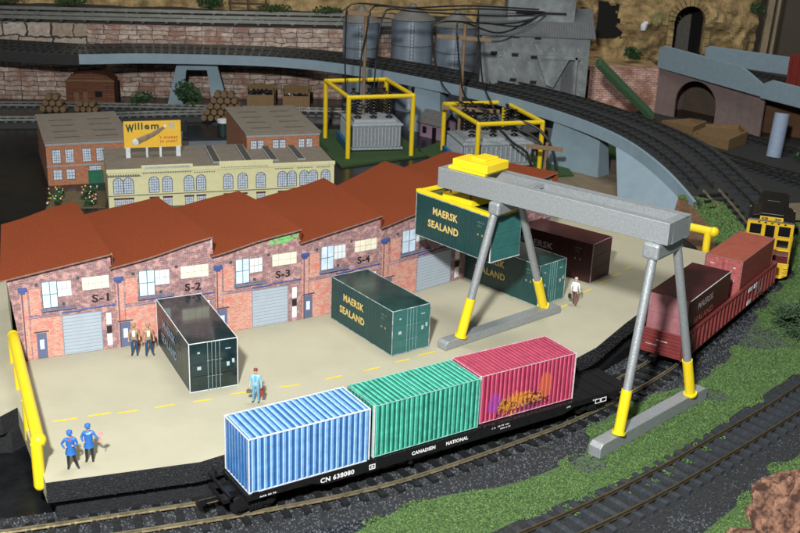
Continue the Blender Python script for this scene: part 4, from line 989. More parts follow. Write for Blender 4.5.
# cream factory
cf = box_house('cream_factory', 'long cream factory with arched windows and a flat roof carrying the billboard', 'factory', -26.55, 94.6, R(17.46), 20.9, 8.5, 3.35, m_cream, z=-2.02)
rf = flatroof(cf, 20.9, 8.5, 3.35, m_felt, .05)
b = MB(); b.box(-.08, -.06, 3.3, 6.8 + 3.2, .2, 3.62); b.box(10.0, -.10, 3.3, 15.0, .2, 4.0); b.box(15, -.06, 3.3, 20.98, .2, 3.62); b.box(3.0, -.12, 3.3, 7.6, .2, 3.9); b.build('parapet', m_cream, cf, bevel=.02)
b = MB()
b.box(-.08, -.075, 2.95, 2.9, -.064, 3.05)
for x0, x1, z in ((0, 2.9, 3.1), (3.1, 7.5, 3.2), (7.7, 9.8, 3.1), (10.2, 14.8, 3.45), (15.2, 17.0, 3.12), (17.3, 19.0, 3.12), (19.2, 20.6, 3.12)):
    n_ = int((x1 - x0) / .22)
    for k in range(n_): b.box(x0 + k * .22, -.135, z, x0 + k * .22 + .12, -.105, z + .07)
b.box(-.05, -.05, 1.15, 20.9, -.01, 1.22); b.build('string_course', mat('slate_trim', (.10, .11, .12), .7), cf)
for x in (.6, 1.5, 3.75, 4.95, 6.9, 8.0, 10.5, 11.85, 13.55 , 15.6, 16.5, 17.7, 18.55, 19.75, 20.0)[:14]:
    gwin(cf, x - .1, 0, 1.4, .82, 1.42, arch=True, nx=4, nz=6)
for x in (.6, 1.5, 3.75, 4.95, 6.9, 8.0, 10.5, 11.85, 13.55, 15.6, 16.5, 17.7, 18.55):
    wq = gwin(cf, x - .05, 0, .1, .7, .7, nx=4, nz=3)
    b = MB(); b.box(x - .15, -.07, .84, x + .75, -.03, .98); b.build('lintel', mat('maroon_lintel', (.08, .015, .015), .6), wq)
b = MB(); b.box(3.2, -.16, 3.62, 7.4, -.13, 3.86); sg = b.build('sign', mat('pale_sign', (.45, .50, .45), .6), cf)
text(sg, 'COTTON FACTORIE', (3.4, -.16, 3.67), (1, 0, 0), (0, 0, 1), .14, mat('sign_green', (.02, .10, .08), .6), width=3.8)
for k, x in enumerate((9.6, 12.6, 15.0, 17.6)):
    b = MB(); b.prism([(x, 1.3), (x + .8, 1.2), (x + .8, 7.6), (x, 7.7)], 3.52, 3.66); b.prism([(x + .12, 1.5), (x + .66, 1.4), (x + .66, 7.4), (x + .12, 7.5)], 3.66, 3.74, 1); b.build('skylight', [m_trim, m_feltline], rf)
# billboard
bo = thing('billboard', 'yellow cigar billboard on white posts standing on the cream factory roof', 'billboard', (-26.2, 99.6, 1.49), R(17.5))
b = MB(); b.box(0, -.06, 1.0, 5.25, .06, 3.45); b.box(-.05, -.08, .95, 5.3, .08, 1.0); pn = b.build('panel', mat('billboard_yellow', (.72, .43, .035), .5, var=.06), bo)
for x, w_ in ((.1, .42), (1.95, .2), (3.2, .2), (4.75, .42)):
    b = MB(); b.box(x, -.1, 0, x + w_, -.0, 1.0); b.bar((x + w_ / 2, .9, 0), (x + w_ / 2, .0, .9), .12); b.build('post', m_white, bo)
m_dg = mat('dark_green_letter', (.01, .05, .03), .5); m_pl = mat('pale_slate_letter', (.30, .42, .42), .5)
text(pn, 'W', (.18, -.06, 2.42), (1, 0, 0), (0, 0, 1), .78, m_dg, width=.78, bold=.05)
for ch_, x_, w_, h_, mm_ in (('i', 1.02, .14, .66, m_dg), ('l', 1.30, .14, .66, m_dg), ('l', 1.60, .14, .66, m_dg), ('e', 1.9, .46, .46, m_dg), ('m', 2.5, .72, .46, m_dg), ('I', 4.18, .17, .62, m_pl), ('I', 4.5, .17, .62, m_pl)): text(pn, ch_, (x_, -.06, 2.66), (1, 0, 0), (0, 0, 1), h_, mm_, width=w_, bold=.03)
text(pn, "'t meest", (3.2, -.06, 1.72), (1, 0, 0), (0, 0, 1), .34, mat('red_letter', (.40, .04, .02), .5), width=1.75, bold=.01); text(pn, "in trek!", (3.3, -.06, 1.35), (1, 0, 0), (0, 0, 1), .3, bpy.data.materials['red_letter'], width=1.55, bold=.01)
b = MB(); q0, q1, q2 = V3((1.1, -.09, 1.5)), V3((2.6, -.09, 2.15)), V3((3.75, -.09, 2.85))
Tn = Matrix(((1, 0, 0, 0), (0, .10, 0, -.075), (0, 0, 1, 0), (0, 0, 0, 1)))
b.tube([q0, q0.lerp(q1, .5), q1, q1.lerp(q2, .5), q2], [.30, .27, .23, .20, .12], 14); b.v = [tuple(Tn @ V3((v[0], v[1] + .09, v[2]))) for v in b.v]; b.build('cigar', mat('cigar_brown', (.20, .15, .09), .5, var=.3, scale=3), pn)
b = MB(); b.sphere((1.05, -.08, 1.48), .33, 16, sq=(1, .12, 1)); b.sphere((3.8, -.08, 2.9), .16, 12, sq=(1, .12, 1)); b.build('cigar_ash', m_white, pn)

# ------------------------------------------------------------------ transformers in yellow cages
m_gpad = mat('green_mat', (.022, .060, .014), .9, var=.25, scale=3, bump=.4, bscale=16)
m_trf = mat('grey_transformer', (.33, .37, .40), .5, metal=.3, var=.2, scale=4); m_tblue = mat('blue_tank', (.01, .10, .26), .5); m_ins = mat('black_insulator', (.012, .010, .010), .25)
m_yd = mat('cage_yellow', (.70, .50, .01), .45, var=.1, scale=4)
def cage(x, y, yaw, L, Wd, H, label, padp):
    t = thing('pipe_cage', label, 'cage', (x, y, -1.85), yaw, 'yellow pipe cages round the transformers'); r = .26
    for px, py in ((0, 0), (L, 0), (0, Wd), (L, Wd)):
        b = MB(); b.tube([(px, py, -.02), (px, py, H)], r, 12); b.sphere((px, py, H), r, 10); b.build('post', m_yd, t)
    for a, c in (((0, 0), (L, 0)), ((L, 0), (L, Wd)), ((L, Wd), (0, Wd)), ((0, Wd), (0, 0))):
        b = MB(); b.tube([(*a, H), (*c, H)], r * .92, 12); b.build('top_bar', m_yd, t)
def transformer(x, y, yaw, L, Wd, H, label, ins=6, blue=True):
    t = thing('transformer', label, 'transformer', (x, y, -1.75), yaw, 'transformers'); 
    b = MB(); b.box(.2, .3, .3, L - .2, Wd - .3, H); b.box(0, .1, H - .25, L, Wd, H - .05); b.box(-.0, .0, .1, L, Wd, .35); b.box(.6, 1.2, H - .05, L - .6, Wd - 1, H + .25); b.build('tank', m_trf, t, bevel=.04)
    n_ = 14
    for side, (x0, y0, dx, dy, l) in (('f', (.2, .3, 1, 0, L - .4)), ('l', (.2, .3, 0, 1, Wd - .6))):
        b = MB()
        for k in range(n_):
            u = (k + .5) * l / n_; c = V3((x0 + dx * u, y0 + dy * u, 0)); nn_ = V3((0, -1, 0)) if dx else V3((-1, 0, 0))
            b.tube([c + nn_ * .18 + V3((0, 0, .45)), c + nn_ * .18 + V3((0, 0, H - .35))], l / n_ * .36, 8)
        b.build('cooling_fins', m_trf, t)
    if blue: b = MB(); b.box(-.45, .2, .05, -.0, Wd, .9); b.build('oil_tank', m_tblue, t, bevel=.05)
    for k in range(ins):
        px = L * (.2 + .3 * (k % 3)); py = Wd * (.35 if k < 3 else .8); b = MB(); b.tube([(px, py, H), (px, py, H + 3.0)], .10, 8)
        for j in range(7): b.tube([(px, py, H + .35 + j * .36), (px, py, H + .42 + j * .36), (px, py, H + .5 + j * .36)], [.42, .40, .15], 12)
        b.tube([(px, py, H + 2.9), (px, py, H + 3.15)], .2, 8); b.build('insulator', m_ins, t)
pad = MB(); pad.prism([(-6.6, 111.9), (2.4, 118.2), (-1.5, 130), (-12.5, 128.5)], -2.05, -1.78); tag(pad.build('green_pad', m_gpad), 'green felt pad under the left transformer cage', 'pad')
pad = MB(); pad.prism([(1.5, 120.3), (7.2, 108), (18, 112), (17, 124), (6, 128)], -2.05, -1.78); tag(pad.build('green_pad', m_gpad), 'green felt pad under the right transformer cage', 'pad')
cage(-6.12, 115.34, R(18.98), 7.27, 9.67, 6.7, 'yellow pipe cage of the left transformer near the brick house', None)
cage(7.55, 110.96, R(18.3), 7.23, 10.37, 5.3, 'yellow pipe cage of the right transformer behind the crane trolley', None)
transformer(-6.0, 118.3, R(14), 6.0, 6.2, 3.0, 'grey finned transformer with blue tank in the left cage')
transformer(6.2, 112.9, R(14), 8.0, 6.5, 2.6, 'wide grey finned transformer in the right cage')
m_wood = mat('dowel_wood', (.20, .13, .07), .7, var=.2, scale=3)
def pole(x, y, h, bars, label):
    t = thing('wooden_pole', label, 'pole', (x, y, -1.85), 0, 'wooden cable poles'); b = MB(); b.tube([(0, 0, 0), (.12, 0, h)], .19, 10); b.build('mast', m_wood, t)
    for z, l0, l1 in bars: b = MB(); b.bar((-l0, -.15, z + .1), (l1, -.2, z - .1), .34, .4); b.build('cross_arm', m_wood, t, bevel=.03)
pole(-4.9, 122.6, 15.0, ((14.6, 2.4, 3.2),), 'wooden dowel pole with one cross arm rising from the left cage')
pole(5.9, 119.0, 14.6, ((12.9, 2.9, 3.0), (5.2, 2.0, 4.4)), 'wooden dowel pole with two cross arms above the right cage')
pole(14.4, 109.0, 4.1, ((3.6, 2.0, 1.7),), 'short wooden dowel pole at the right corner of the right cage')
m_cab = mat('black_cable', (.010, .010, .011), .4)
def cable(pts, label, r=.095, group='black cables strung over the transformers'):
    b = MB(); b.tube(spline(pts, .8), r, 7); tag(b.build('cable', m_cab), label, 'cable', group)
def A3(px, py, y): return tuple(aty(px, py, y))
cable([A3(346, 103, 121), A3(345, 60, 121), A3(346, 25, 121), A3(347, 8, 121), A3(355, 3.5, 121), A3(380, 5, 122), A3(430, 10, 124), A3(480, 9, 126), A3(545, 12, 129)], 'black cable rising at the left end of the left cross arm')
cable([A3(359, 104, 121), A3(361, 60, 121.5), A3(367, 30, 121.5), A3(370, 12, 121.5), A3(376, 6, 122), A3(410, 8, 123), A3(470, 6, 126), A3(545, 10, 129)], 'black cable climbing beside the left pole')
cable([A3(373, 104, 121), A3(376, 60, 121.5), A3(379, 35, 121.5), A3(384, 14, 122), A3(392, 9, 123), A3(420, 12, 124), A3(500, 16, 127), A3(540, 14, 129)], 'black cable climbing on the right of the left pole')
cable([A3(484, 104, 119), A3(462, 103, 118), A3(448, 92, 118), A3(440, 80, 118), A3(434, 55, 118), A3(432, 30, 118), A3(436, 23, 118), A3(455, 21.5, 119), A3(500, 24, 124), A3(530, 20, 128), A3(548, 10, 129)], 'black cable hanging from the left end of the right cross arm')
cable([A3(490, 112, 117), A3(474, 104, 117), A3(463, 92, 117), A3(459, 60, 117), A3(457, 30, 117), A3(462, 22, 118), A3(500, 33, 124), A3(535, 18, 128)], 'black cable dropping along the right pole')
cable([A3(499, 120, 116), A3(492, 104, 117), A3(483, 84, 117), A3(480, 50, 117), A3(477, 28, 117), A3(482, 23, 119), A3(520, 26, 125), A3(545, 12, 129)], 'black cable hanging from the right end of the right cross arm')
cable([A3(497, 128, 114), A3(505, 121, 113), A3(520, 121, 112.5), A3(540, 130, 112), A3(552, 148, 111), A3(556, 170, 108)], 'outer black cable looping down to the right behind the cage', r=.14)
cable([A3(492, 130, 114), A3(505, 128, 113), A3(522, 131, 112), A3(540, 142, 111), A3(547, 160, 109), A3(548, 175, 107)], 'inner black cable looping down to the right behind the cage', r=.14)
cable([A3(486, 121, 115), A3(500, 130, 113), A3(512, 142, 111), A3(526, 152, 109.5), A3(531, 165, 107)], 'black cable sagging across the right cage', r=.14)

# ------------------------------------------------------------------ viaduct
NE = [(-58, 134.5, 4.2), (-49.9, 133.5, 4.2), (-40.7, 133.3, 4.1), (-32.2, 136.4, 4.0), (-18.1, 138.6, 3.8), (-8.4, 136.6, 3.6), (1.6, 130.1, 3.4), (10.6, 122.5, 3.15), (17.3, 114.5, 2.8), (21.7, 108.2, 2.1), (24.4, 102, 1.0), (26.4, 97.0, -.7), (27.4, 92.5, -2.3)]
ne = spline(NE, 1.0)
va = thing('viaduct', 'long curved railway viaduct with blue-grey edge standing on tapered blue-grey piers', 'viaduct', (0, 0, 0))
def strip(mb, path, o0, z0, o1, z1, mi=0):
    a = offs(path, o0, z0); b = offs(path, o1, z1)
    for i in range(len(path) - 1): mb.face([a[i], a[i + 1], b[i + 1], b[i]], mi, smooth=True)
wd = lambda: 9.0
b = MB()
strip(b, ne, .25, 1.0, 8.6, 1.0); strip(b, ne, 8.6, 1.0, 8.6, .1); strip(b, ne, 8.6, .1, .25, .1); b.build('deck', m_track_top, va)
b = MB(); k0 = next(i for i, p in enumerate(ne) if p.x > -41); fa = ne[k0:]
fa = [p for p in fa if p.y > 96.2]; strip(b, fa, 0, 1.2, .3, 1.2); strip(b, fa, 0, 0, 0, 1.2); strip(b, fa, .3, 1.2, .3, .8); strip(b, fa, .3, 0, 0, 0)
b.build('edge_beam', m_blue_g, va)
b = MB(); fb = ne[:k0 + 1]; strip(b, fb, 0, -.1, 0, 1.1); strip(b, fb, 0, 1.1, .3, 1.1); b.build('edge_beam', m_track_top, va)
for off_, lab, mt in ((2.4, 'near track on the curved viaduct', m_raild), (6.5, 'far track on the curved viaduct', m_raild)):
    pth = [p for p in offs(ne, off_, 1.38) if True]
    railway('railway_track', [p for p in pth if p.y > 98.5] if off_ < 3 else pth, lab, metal=mt, single_strip=True, sl_step=.75)
def pier(x, y, yaw, w0, w1, d0, z0, z1):
    b = MB(); T = frame_of(x, y, yaw); dd0, dd1 = d0, d0 * .8
    lo4 = [T @ V3((a, c, z0)) for a, c in ((-w0 / 2, 0), (w0 / 2, 0), (w0 / 2, dd0), (-w0 / 2, dd0))]; hi4 = [T @ V3((a, c, z1)) for a, c in ((-w1 / 2, .3), (w1 / 2, .3), (w1 / 2, dd1), (-w1 / 2, dd1))]
    for i in range(4): j = (i + 1) % 4; b.face([lo4[i], lo4[j], hi4[j], hi4[i]])
    b.face(hi4); b.build('pier', m_blue_g, va, bevel=.05)
pier(2.3, 129.8, R(-30), 4.4, 3.4, 3.0, -2.05, 3.5)
pier(18.0, 114.3, R(-44), 6.9, 6.0, 2.2, -2.05, 3.0)
b = MB(); tp = [p for p in ne if p.x > 21.2 and p.y < 108.8 and p.y > 95.5]; n_ = len(tp) - 1
for k in range(n_):
    f0_, f1_ = k / n_, (k + 1) / n_; l0 = V3((20.6, 100.2, -2.05)).lerp(V3((27.2, 95.6, -2.05)), f0_); l1 = V3((20.6, 100.2, -2.05)).lerp(V3((27.2, 95.6, -2.05)), f1_)
    b.face([l0, l1, tp[k + 1] + V3((.1, 0, .05)), tp[k] + V3((.1, 0, .05))], smooth=True)
    b.face([l1 + V3((1.5, 2, 0)), l0 + V3((1.5, 2, 0)), tp[k] + V3((1.3, .8, .05)), tp[k + 1] + V3((1.3, .8, .05))])
b.face([V3((22.1, 102.2, -2.05)), V3((20.6, 100.2, -2.05)), tp[0] + V3((.1, 0, .05)), tp[0] + V3((1.3, .8, .05))]); b.build('pier', m_blue_g, va)
b = MB(); T = frame_of(-30.9, 139.8, R(8))
for pl in ([(0, -2.05), (2.0, -2.05), (2.6, 2.9), (1.5, 3.95)], [(5.9, -2.05), (7.9, -2.05), (6.4, 3.95), (5.2, 2.9)], [(1.5, 3.95), (2.6, 2.9), (5.2, 2.9), (6.4, 3.95)]):
    b.prism(pl, -1.2, 0, T=T @ Matrix(((1, 0, 0, 0), (0, 0, -1, -1.2), (0, 1, 0, 0), (0, 0, 0, 1))))
b.build('arch_pier', m_blue_g, va)
# embankment beside the locomotive
b = MB(); top_ = [(25.2, 97.5), (27.5, 99.5), (29.8, 96), (28.9, 90), (26.8, 84.6)]; bot_ = [(24.6, 97.6), (24.2, 92), (25.4, 86), (25.6, 82.6)]
em = [(25.6, 97.8, .3), (26.6, 97.0, .0), (27.3, 92.8, -.9), (27.0, 88.5, -1.6), (26.5, 85, -2.2)]; em2 = [(24.9, 97, -2.05), (25.0, 92.5, -2.05), (25.3, 88, -2.35), (25.6, 84.0, -2.42), (25.7, 82, -2.42)]
for i in range(4): b.face([em2[i], em2[i + 1], em[i + 1], em[i]], 0)
emb = b.build('embankment', mat('bark_brown', (.12, .065, .035), .9, var=.5, scale=2, bump=1, bscale=4)); tag(emb, kind='structure')
b = MB(); e3 = [(26.3, 97.8, .35), (29.4, 96.5, .2), (30.4, 91, -1.0), (28.9, 86, -2.0), (27.6, 83.2, -2.36)]
for i in range(4): b.face([em[i] if i else (26.2, 97.9, .3), em[i + 1], e3[i + 1], e3[i]], 0)
b.build('turf_slope', m_turf, emb)
pe = []
for i in range(4):
    A_, B_, C_, D_ = (np.array(v, float) for v in (em[i], em[i + 1], e3[i + 1], e3[i])); u = RNG.random((1300, 1)); v = RNG.random((1300, 1)); pe.append((A_ * (1 - u) + B_ * u) * (1 - v) + (D_ * (1 - u) + C_ * u) * v)
crumbs('turf_tufts', np.vstack(pe), .14, m_grs, parent=emb)
# turf right of the gondola and locomotive
X = RNG.uniform(30, 44, 30000); Y = RNG.uniform(76, 98, 30000); zz = -2.38 + .4 * np.clip((Y - 86) / 4, 0, 1); ok = inpoly(X, Y, [(30.3, 78), (32.6, 85), (33.8, 93), (35.5, 99), (48, 99), (48, 76)])
b = MB(); b.face([(24, 73.5, -2.372), (50, 73.5, -2.372), (50, 86, -2.372), (25.8, 86, -2.372)]); b.face([(25.8, 86, -2.372), (50, 86, -2.372), (50, 90, -1.96), (28, 90, -1.96)]); b.face([(28, 90, -1.96), (50, 90, -1.96), (50, 99, -1.96), (29, 99, -1.96)]); b.build('ballast_sheet', m_balbed, bal)
crumbs('grass_slope', np.stack([X, Y, zz + .05], -1)[ok], .15, m_grs, parent=turf)

# low-level tan board, green mat, grey yard
for nm, lab, pl, mt, z in (('board', 'tan board patch between the viaduct piers', [(7.5, 99), (26.5, 97), (28, 112), (27, 122), (12, 124), (8, 112)], m_tan, -1.98), ('mat', 'green mat strip behind the second pier', [(20.5, 119.5), (27, 120), (28.5, 127), (21.5, 130.5)], m_gpad, -1.95),
    ('lot', 'grey lot', [(-31, 106), (-17, 108), (-17, 128), (-34, 124)], mat('grey_lot', (.13, .16, .19), .7, var=.12, scale=1), -1.99), ('patch', 'tan board patch', [(36.5, 91), (46, 88), (50, 108), (37.5, 104.5)], m_tan, -1.96)):
    b = MB(); b.face([(x, y, z) for x, y in pl]); tag(b.build('path' if nm != 'mat' else 'path', mt), kind='structure')
b = MB()
for x in (-26.5, -23.9): b.prism([(x, 112), (x + .8, 112.2), (x - 1.6, 128), (x - 2.4, 128)], -1.99, -1.93)
tag(b.build('road_marking', m_feltline), kind='structure')

# ------------------------------------------------------------------ stone walls, upper ledge
m_stone = brickmat('rubble_stone', srgb(146, 124, 116), srgb(196, 178, 164), srgb(56, 46, 42), 2.1, .62, .055, distort=.75, var=.55, vs=1.2, c3=srgb(136, 96, 82), bump=.8, ms_soft=.6)
m_stone2 = brickmat('pale_rubble', srgb(170, 160, 150), srgb(150, 134, 118), srgb(50, 42, 38), 4.4, 1.9, .14, distort=1.3, var=.4, vs=1.5, bump=.6, ms_soft=.3)
def stonewall(label, pts, z0, z1, mt, th=1.0):
    b = MB(); u = 0
    for (x0, y0), (x1, y1) in zip(pts, pts[1:]):
        l = math.hypot(x1 - x0, y1 - y0); b.face([(x0, y0, z0), (x1, y1, z0), (x1, y1, z1), (x0, y0, z1)], 0, [(u, z0), (u + l, z0), (u + l, z1), (u, z1)])
        b.face([(x0, y0, z1), (x1, y1, z1), (x1, y1 + th, z1), (x0, y0 + th, z1)], 0, [(u, 0), (u + l, 0), (u + l, th), (u, th)]); u += l
    tag(b.build('stone_wall', mt), label, 'wall')
stonewall('rough pinkish rubble retaining wall running along the back behind the viaduct', [(-42, 144.2), (-20, 146.5), (-5, 149.5), (8, 152)], -2.1, 7.4, m_stone)
stonewall('pale large-block stone wall at the top left behind the viaduct', [(-64, 142.5), (-42, 144.2)], -2.1, 7.4, m_stone2)
stonewall('pinkish rubble wall at the far left below the viaduct', [(-62, 137.6), (-39.4, 140.6), (-39.4, 143)], -2.1, 4.2, m_stone)
b = MB(); b.face([(-70, 142.6, 7.4), (-5, 149.7, 7.4), (14, 153, 7.4), (20, 175, 7.4), (-80, 172, 7.4)]); b.face([(-70, 142.4, 6.9), (10, 150.9, 6.9), (10, 150.9, 7.42), (-70, 142.4, 7.42)])
tag(b.build('ledge_ground', m_track_top), kind='structure')
m_raill = mat('nickel_rail', (.22, .23, .21), .35, metal=.5, var=.25, scale=.6)
for k, (yo, lab) in enumerate(((147.2, 'front track on the upper ledge'), (151.4, 'middle track on the upper ledge'), (156.8, 'back track on the upper ledge'))):
    railway('railway_track', spline([(-68, yo - 3.5, 8.0), (-40, yo - .6, 8.0), (-15, yo + 2.6, 8.0), (4, yo + 5.4, 8.0)], 1.5), lab, metal=m_raill, single_strip=True, sl_step=1.5)
# low grey tracks at the left
for pts, lab in (([(-64, 131.5, -1.2), (-48, 134.6, -1.2), (-36, 136.0, -1.2), (-20, 137.2, -1.2), (-6, 138.2, -1.2)], 'low track in front of the rubble wall on the left'), ([(-64, 121, -1.2), (-50, 125.4, -1.2), (-40, 127.8, -1.2), (-34, 131, -1.2), (-24, 134, -1.2)], 'low track curving behind the orange brick house')):
    pth = spline(pts, 1.0); railway('railway_track', pth, lab, metal=m_raill, single_strip=True, sl_step=.8)
    b = MB(); ribbon(b, pth, 1.9, -1.9, -.4, -.4); ribbon(b, pth, -1.9, -2.5, -.4, -.9); tag(b.build('ballast', m_track_top), 'dark ballast bed under the ' + lab, 'ballast', kind='stuff')
b = MB(); b.prism([(-60, 120), (-20, 134), (-4, 134), (-4, 143), (-60, 138)], -2.1, -1.62); tag(b.build('terrace_ground', m_table), kind='structure')

# hillside at the top and cliff at the right
m_hill = mat('ochre_rock', (.12, .08, .032), .95, col2=(.42, .30, .14), scale=.6, bump=1, bscale=1.2)
def _moss(m):
    nt = m.node_tree; n = nt.nodes; L = nt.links; b = n['Principled BSDF']; src = b.inputs['Base Color'].links[0].from_socket
    tc = n.new('ShaderNodeTexCoord'); nz = n.new('ShaderNodeTexNoise'); nz.inputs['Scale'].default_value = .22; nz.inputs['Detail'].default_value = 9; nz.inputs['Roughness'].default_value = .7; L.new(tc.outputs['Object'], nz.inputs['Vector'])
    rp = n.new('ShaderNodeValToRGB'); rp.color_ramp.elements[0].position = .53; rp.color_ramp.elements[1].position = .68; rp.color_ramp.elements[1].color = (.7, .7, .7, 1); L.new(nz.outputs['Fac'], rp.inputs[0])
    mx = n.new('ShaderNodeMix'); mx.data_type = 'RGBA'; L.new(rp.outputs[0], mx.inputs[0]); L.new(src, mx.inputs[6]); mx.inputs[7].default_value = (.05, .07, .02, 1); L.new(mx.outputs[2], b.inputs['Base Color'])
_moss(m_hill)
m_moss = mat('moss', (.035, .06, .015), .95, var=.4, scale=2)
from mathutils import noise as mn
def rocky(name, x0, x1, z0, z1, yf, step, amp, holes=(), mats=None, kind='structure'):
    nx, nz = int((x1 - x0) / step), int((z1 - z0) / step); b = MB(); 
    P = [[None] * (nz + 1) for _ in range(nx + 1)]
    for i in range(nx + 1):
        for j in range(nz + 1):
            x = x0 + (x1 - x0) * i / nx; z = z0 + (z1 - z0) * j / nz
            d = mn.fractal(V3((x * .13, z * .13, 3.1)), 1.0, 2.0, 6) * amp + abs(mn.noise(V3((x * .35, z * .25, 9)))) * amp * .6
            P[i][j] = V3((x, yf(x, z) - d, z))
    for i in range(nx):
        for j in range(nz):
            c = (P[i][j] + P[i + 1][j + 1]) * .5
            if any(h(c.x, c.z) for h in holes): continue
            mo = 0
            b.face([P[i][j], P[i + 1][j], P[i + 1][j + 1], P[i][j + 1]], 1 if mo else 0, smooth=True)
    o = b.build(name, mats or [m_hill, m_moss]); tag(o, kind=kind); return o
rocky('hill', -90, 10, 7.0, 20, lambda x, z: 164 + (x + 60) * .05 + (z - 7) * .9, .8, 2.2)
hole1 = lambda x, z: (abs(x - 28.2 - (z - 9) * .12 - .25 * math.sin(z * 3)) < (.95 if z < 10.2 else .5)) and 7.2 < z < 11.0
def hole2(x, z): return (abs(x - 38.6) < 2.15) and 5.0 < z < 9.6 or (math.hypot(x - 38.6, z - 9.6) < 2.15 and z >= 9.6)
cl = rocky('cliff', 8, 48.5, -2.2, 22, lambda x, z: 155.5 - max(0, x - 36) * .1, 0.34, 3.2, holes=(hole1, hole2))
m_void = mat('painted_cave_dark', (.004, .004, .004), 1.0)  # black colour stands in for the shade inside the cliff hole and tunnel
b = MB(); b.box(26.4, 156, 6.6, 30.4, 162, 11.6); b.f = [f for f in b.f if True]; o = b.build('cave_dark_box', m_void, cl)
b = MB()
for k in range(16):
    a0, a1 = math.pi * k / 16, math.pi * (k + 1) / 16
    for rr, y_ in ((2.15, 0),):
        p = [(38.6 + 2.3 * math.cos(a), z_, 9.6 + 2.3 * math.sin(a)) for a, z_ in ((a0, 154.2), (a1, 154.2), (a1, 162), (a0, 162))]; b.face(p, 0)
for x in (36.3, 40.9): b.face([(x, 154.2, 4.5), (x, 162, 4.5), (x, 162, 9.6), (x, 154.2, 9.6)], 0)
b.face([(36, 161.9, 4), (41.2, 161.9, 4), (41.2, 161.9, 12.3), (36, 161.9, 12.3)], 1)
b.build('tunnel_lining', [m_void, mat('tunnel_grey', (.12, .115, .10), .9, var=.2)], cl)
b = MB()
for k in range(13):
    a0, a1 = math.pi * (k + .08) / 13, math.pi * (k + .92) / 13; pr = [(38.6 + r_ * math.cos(a), 9.6 + r_ * math.sin(a)) for r_, a in ((2.1, a0), (2.95, a0), (2.95, a1), (2.1, a1))]
    b.prism(pr, 0, 1.3, T=Matrix(((1, 0, 0, 0), (0, 0, -1, 154.4), (0, 1, 0, 0), (0, 0, 0, 1))))
for k in range(4):
    for x in (35.7, 40.7): b.box(x, 153.2, 5.3 + k * 1.08, x + .8, 154.5, 6.3 + k * 1.08)
tag(b.build('portal_stones', m_hill), 'ring of ochre stones round the tunnel arch in the cliff', 'tunnel portal')
m_leafd = [mat('leaf_dark_%d' % k, c, .8, var=.3, scale=3) for k, c in enumerate(((.012, .040, .012), (.022, .065, .018), (.035, .085, .03)))]
def bush(label, x, y, z, rx, rz, n=500, size=.22, mats=None, cat='bush'):
    t = thing('bush', label, cat, (x, y, z)); cs = [(random.uniform(-.5, .5) * rx, random.uniform(-.5, .5) * rx, rz * random.uniform(.4, .9), rx * .6, rx * .6, rz * .5) for _ in range(6)]
    leaves('foliage', cs, n, size, mats or m_leafd, t)
    b = MB()
    for k in range(5): b.tube([(0, 0, 0), (random.uniform(-.4, .4) * rx, random.uniform(-.3, .3) * rx, rz * .5), (random.uniform(-.8, .8) * rx, random.uniform(-.5, .5) * rx, rz)], [.12, .08, .04], 5)
    b.build('stem', m_wood, t)
bush('dark green bush in the archway of the blue-grey arch pier', -27.6, 138.2, -1.4, 2.0, 2.3, 800)
bush('low dark bush left of the arch pier', -33.5, 137.5, -1.4, 1.5, 1.2, 400)
bush('small dark bush growing on the cliff above the green chute', 31.0, 152.6, 4.2, 1.3, 1.4, 400)
bush('tiny dark shrub at the top of the cliff over the tunnel', 47.0, 151.5, 11.2, 1.0, 1.2, 300)
bush('dark green bush in the middle of the top hillside', -29.0, 160.5, 8.0, 2.3, 1.6, 500)
bush('low green bush at the foot of the white pillar', 46.8, 123.0, -2.0, 2.2, 1.4, 500)
for k, (x, lab) in enumerate(((-58, 'leftmost low mossy bush on the top hillside'), (-49, 'second low mossy bush from the left on the top hillside'), (-20, 'low mossy bush on the top hillside right of centre'), (-12, 'rightmost low mossy bush on the top hillside'))): bush(lab, x, 161.5, 7.6, 2.6, .9, 350, mats=[m_moss, m_leafd[1]])
b = MB(); 
for x in (0, 2.6, 5.2): b.box(x, 0, 0, x + .25, .25, 3.2)
b.box(-.1, -.02, 2.0, 5.6, .2, 2.3); b.box(-.1, -.02, .8, 5.6, .2, 1.1)
o = b.build('timber_fence', mat('dark_timber', (.06, .035, .02), .8), None); o.location = (-26, 160, 8); tag(o, 'dark timber frame fence standing on the top hillside', 'fence')
b = MB(); b.tube([(0, 0, 0), (.1, 0, .7), (.3, 0, 1.2)], [.35, .5, .2], 9); b.sphere((.4, -.1, 1.0), .3, 8); o = b.build('rock_chip', m_white); o.location = (32.2, 153.0, 8.2); tag(o, 'small white plaster chip stuck on the cliff right of the hole', 'rock')

